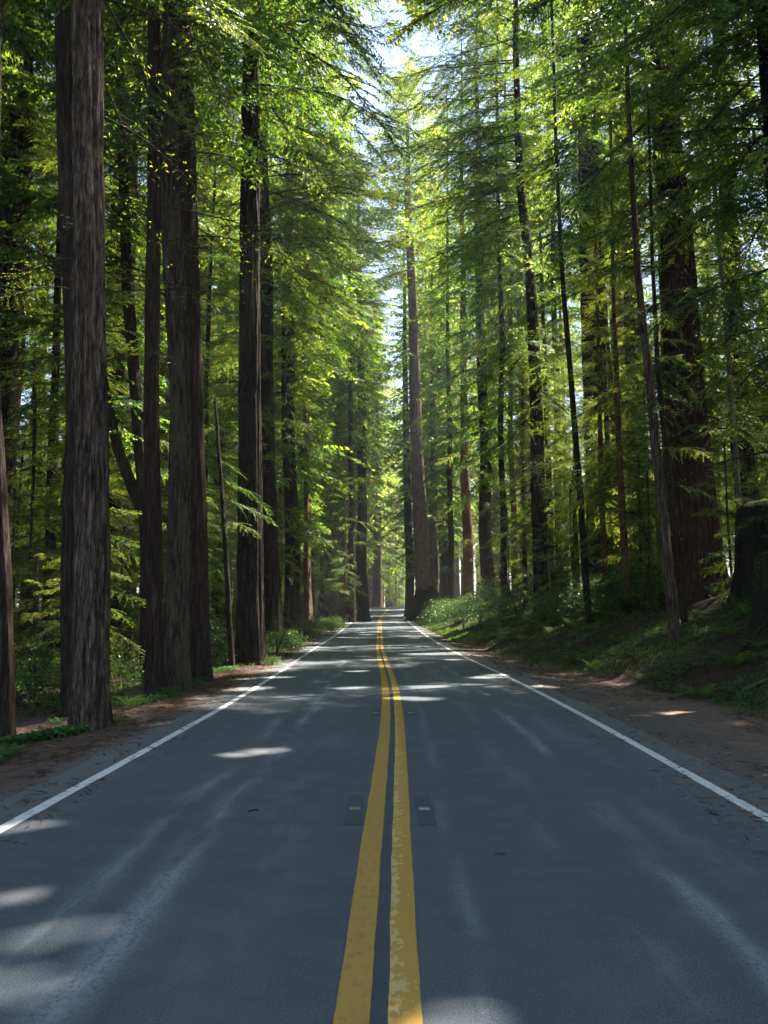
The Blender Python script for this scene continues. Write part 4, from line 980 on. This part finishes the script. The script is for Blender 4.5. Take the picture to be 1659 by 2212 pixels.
# ------------------------------------------------------------------ gaps carved into crowns and boughs so sun patches fall where wanted
S_ = np.array(sdir)
def gp(xd, yd, r, depth=None):
    return (P(xd, yd, depth if depth else 3277/(yd-HY)), r)
gaps = [gp(30, 2090, .32), gp(130, 1965, .28), gp(20, 1895, .28), gp(85, 1775, .36), gp(570, 1612, .34), gp(530, 1618, .28), gp(1000, 2160, .27), gp(420, 1650, .25),
        gp(1400, 1522, .45), gp(1330, 1517, .40), gp(1480, 1527, .35), gp(915, 1505, .35), gp(880, 1503, .3), gp(640, 1470, .35), gp(690, 1468, .3), gp(930, 1480, .5), gp(760, 1482, .4),
        gp(600, 1460, .4), gp(350, 1556, .3), gp(545, 1736, .22)]
gr = random.Random(77)
for i in range(46):
    y = 20 + 105*gr.random()**1.3; gaps.append((np.array([float(xc(y))+gr.uniform(-4, 4), y, float(zr(y))]), gr.uniform(.22, .55)))
for xx, yy_, d_, r in [(908, 1190, 102, 2.2), (905, 1060, 102, 2.2), (898, 930, 102, 2.2), (894, 800, 102, 2.2), (890, 640, 102, 2.2), (884, 480, 102, 2.2), (950, 1150, 100, 2.5), (960, 1000, 100, 2.5),
                       (742, 1220, 80, 1.6), (742, 1130, 80, 1.8), (742, 1040, 80, 1.8), (661, 1130, 64, 1.0), (661, 1200, 64, 1.0), (1122, 1080, 67, 1.3), (1122, 1170, 67, 1.2), (1007, 1080, 81, 1.6), (1010, 1180, 81, 1.5),
                       (940, 1345, 75, 1.6), (960, 1352, 66, 1.4), (990, 1370, 55, 1.1), (1060, 1385, 42, .9), (1040, 1410, 36, .6), (1590, 1235, 26, .5), (700, 1325, 70, 1.0), (650, 1370, 50, .8),
                       (1240, 1190, 58, 1.4), (1150, 1250, 56, 1.2), (1000, 1240, 70, 1.6), (1340, 1100, 40, 1.0), (1360, 1060, 40, 1.0), (180, 1120, 24, .7), (90, 1180, 22, .7), (205, 880, 30, .8), (430, 850, 26, .5), (930, 1200, 34, .3)]:
    gaps.append((P(xx, yy_, d_), r))
for i in range(32):
    gaps.append((P(gr.uniform(950, 1600), gr.uniform(100, 1150), gr.uniform(42, 90)), gr.uniform(1.5, 3.2)))
for i in range(8):
    gaps.append((P(gr.uniform(420, 760), gr.uniform(250, 1150), gr.uniform(45, 90)), gr.uniform(1.2, 2.2)))
bpy.context.view_layer.update()
CACHE = {}
def mesh_arrays(me):
    if me.name not in CACHE:
        co = np.empty(len(me.vertices)*3, np.float32); me.vertices.foreach_get('co', co); co = co.reshape(-1, 3)
        fi = np.empty(len(me.loops), np.int32); me.loops.foreach_get('vertex_index', fi); fi = fi.reshape(-1, 4)
        mi = np.empty(len(fi), np.int32); me.polygons.foreach_get('material_index', mi)
        ti = np.empty(len(fi), np.float32); me.attributes['tint'].data.foreach_get('value', ti)
        CACHE[me.name] = (co, fi, mi, ti, co[fi].mean(1), float(np.abs(co[:, :2]).max()), float(co[:, 2].max()))
    return CACHE[me.name]
GP = np.array([p for p, r in gaps]); GRr = np.array([r for p, r in gaps])
sxy = S_[:2]/np.linalg.norm(S_[:2]); kz = S_[2]/np.linalg.norm(S_[:2])
for o in [o for o in COL.objects if o.parent is not None and o.name.split('.')[0] in ('crown', 'bough')]:
    me = o.data; co, fi, mi, ti, ce, rad, zmax = mesh_arrays(me)
    W = np.array(o.matrix_world); org = W[:3, 3]; sc_ = max(o.matrix_world.to_scale())
    rel = org[:2] - GP[:, :2]; t_ = rel @ sxy; perp = np.abs(rel[:, 0]*sxy[1] - rel[:, 1]*sxy[0])
    zz = GP[:, 2] + t_*kz; reach = rad*sc_ + GRr
    isb = o.name.startswith('bough')
    cand = np.where((perp < reach) & (t_ > -reach) & (zz > org[2] - reach*kz - (6 if isb else 0)) & (zz < org[2] + zmax*sc_ + reach*kz))[0]
    if not len(cand): continue
    wc = ce @ W[:3, :3].T + org; kill = np.zeros(len(ce), bool)
    for c_ in cand:
        v = wc - GP[c_]; tt = v @ S_; d2 = (v*v).sum(1) - tt*tt
        kill |= (tt > .6) & (d2 < (GRr[c_]*(.6+.8*vn(wc[:, 0]*1.6, wc[:, 1]*1.6, wc[:, 2]*1.6)))**2)
    if kill.sum() < 3: continue
    if isb and kill.mean() > .5: bpy.data.objects.remove(o); continue
    k = ~kill; used, inv = np.unique(fi[k], return_inverse=True)
    o.data = mesh_np(me.name.split('.')[0], co[used], inv.reshape(-1, 4), list(me.materials), mi[k], ti[k])

# ------------------------------------------------------------------ every background plant is told by its rank beside a landmark
KIND = {'background redwoods left of the road': 'background redwood', 'background redwoods right of the road': 'background redwood', 'young redwoods left of the road': 'young leafy redwood',
        'young redwoods right of the road': 'young leafy redwood', 'redwood saplings left of the road': 'small redwood sapling', 'redwood saplings right of the road': 'small redwood sapling',
        'tall redwoods closing over the road near the crest': 'hazy far redwood', 'dark trunks in a row at the end of the road': 'far dark trunk',
        'broadleaf trees deep in the right forest': 'sunlit broadleaf tree', 'broadleaf trees deep in the left forest': 'sunlit broadleaf tree', 'sword ferns on the right bank': 'sword fern', 'sword ferns on the left forest floor': 'sword fern'}
RANK = ['first', 'second', 'third', 'fourth', 'fifth', 'sixth', 'seventh', 'eighth', 'ninth', 'tenth', 'eleventh', 'twelfth']
byk = {}
for o, grp, x, y in BG:
    if grp not in KIND: continue
    X = px((x, y, 2.0))[0]; kw = KIND[grp]
    if X < -150 or X > 1810:
        o['label'] = '%s outside the picture on the %s' % (kw, 'left' if X < 0 else 'right'); continue
    kk = min(KEY, key=lambda t_: abs(t_[0]-X))
    byk.setdefault((kw, kk[2], 'left' if X < kk[0] else 'right'), []).append((abs(X-kk[0]), o.name))
for (kw, words, sd_), v in byk.items():
    for i, (_, n_) in enumerate(sorted(v)):
        O_ = bpy.data.objects[n_]
        O_['label'] = ('%s just %s of the %s' % (kw, sd_, words)) if len(v) == 1 else ('%s %s to the %s of the %s' % (RANK[min(i, 11)], kw, sd_, words))

# ------------------------------------------------------------------ haze
if HAZE_DENSITY:
    q = QB(); bx(q, -470, 470, -140, 470, -8, 95)
    m, nt, nn, nl = mat('forest_haze')
    v = N(nt, 'ShaderNodeVolumePrincipled', {'Color': (.86, .93, 1, 1), 'Density': HAZE_DENSITY, 'Anisotropy': .35})
    o_ = nt.nodes.new('ShaderNodeOutputMaterial'); nl.new(v.outputs[0], o_.inputs['Volume'])
    kindof(obj('haze', q.build('haze', [m])), 'stuff')
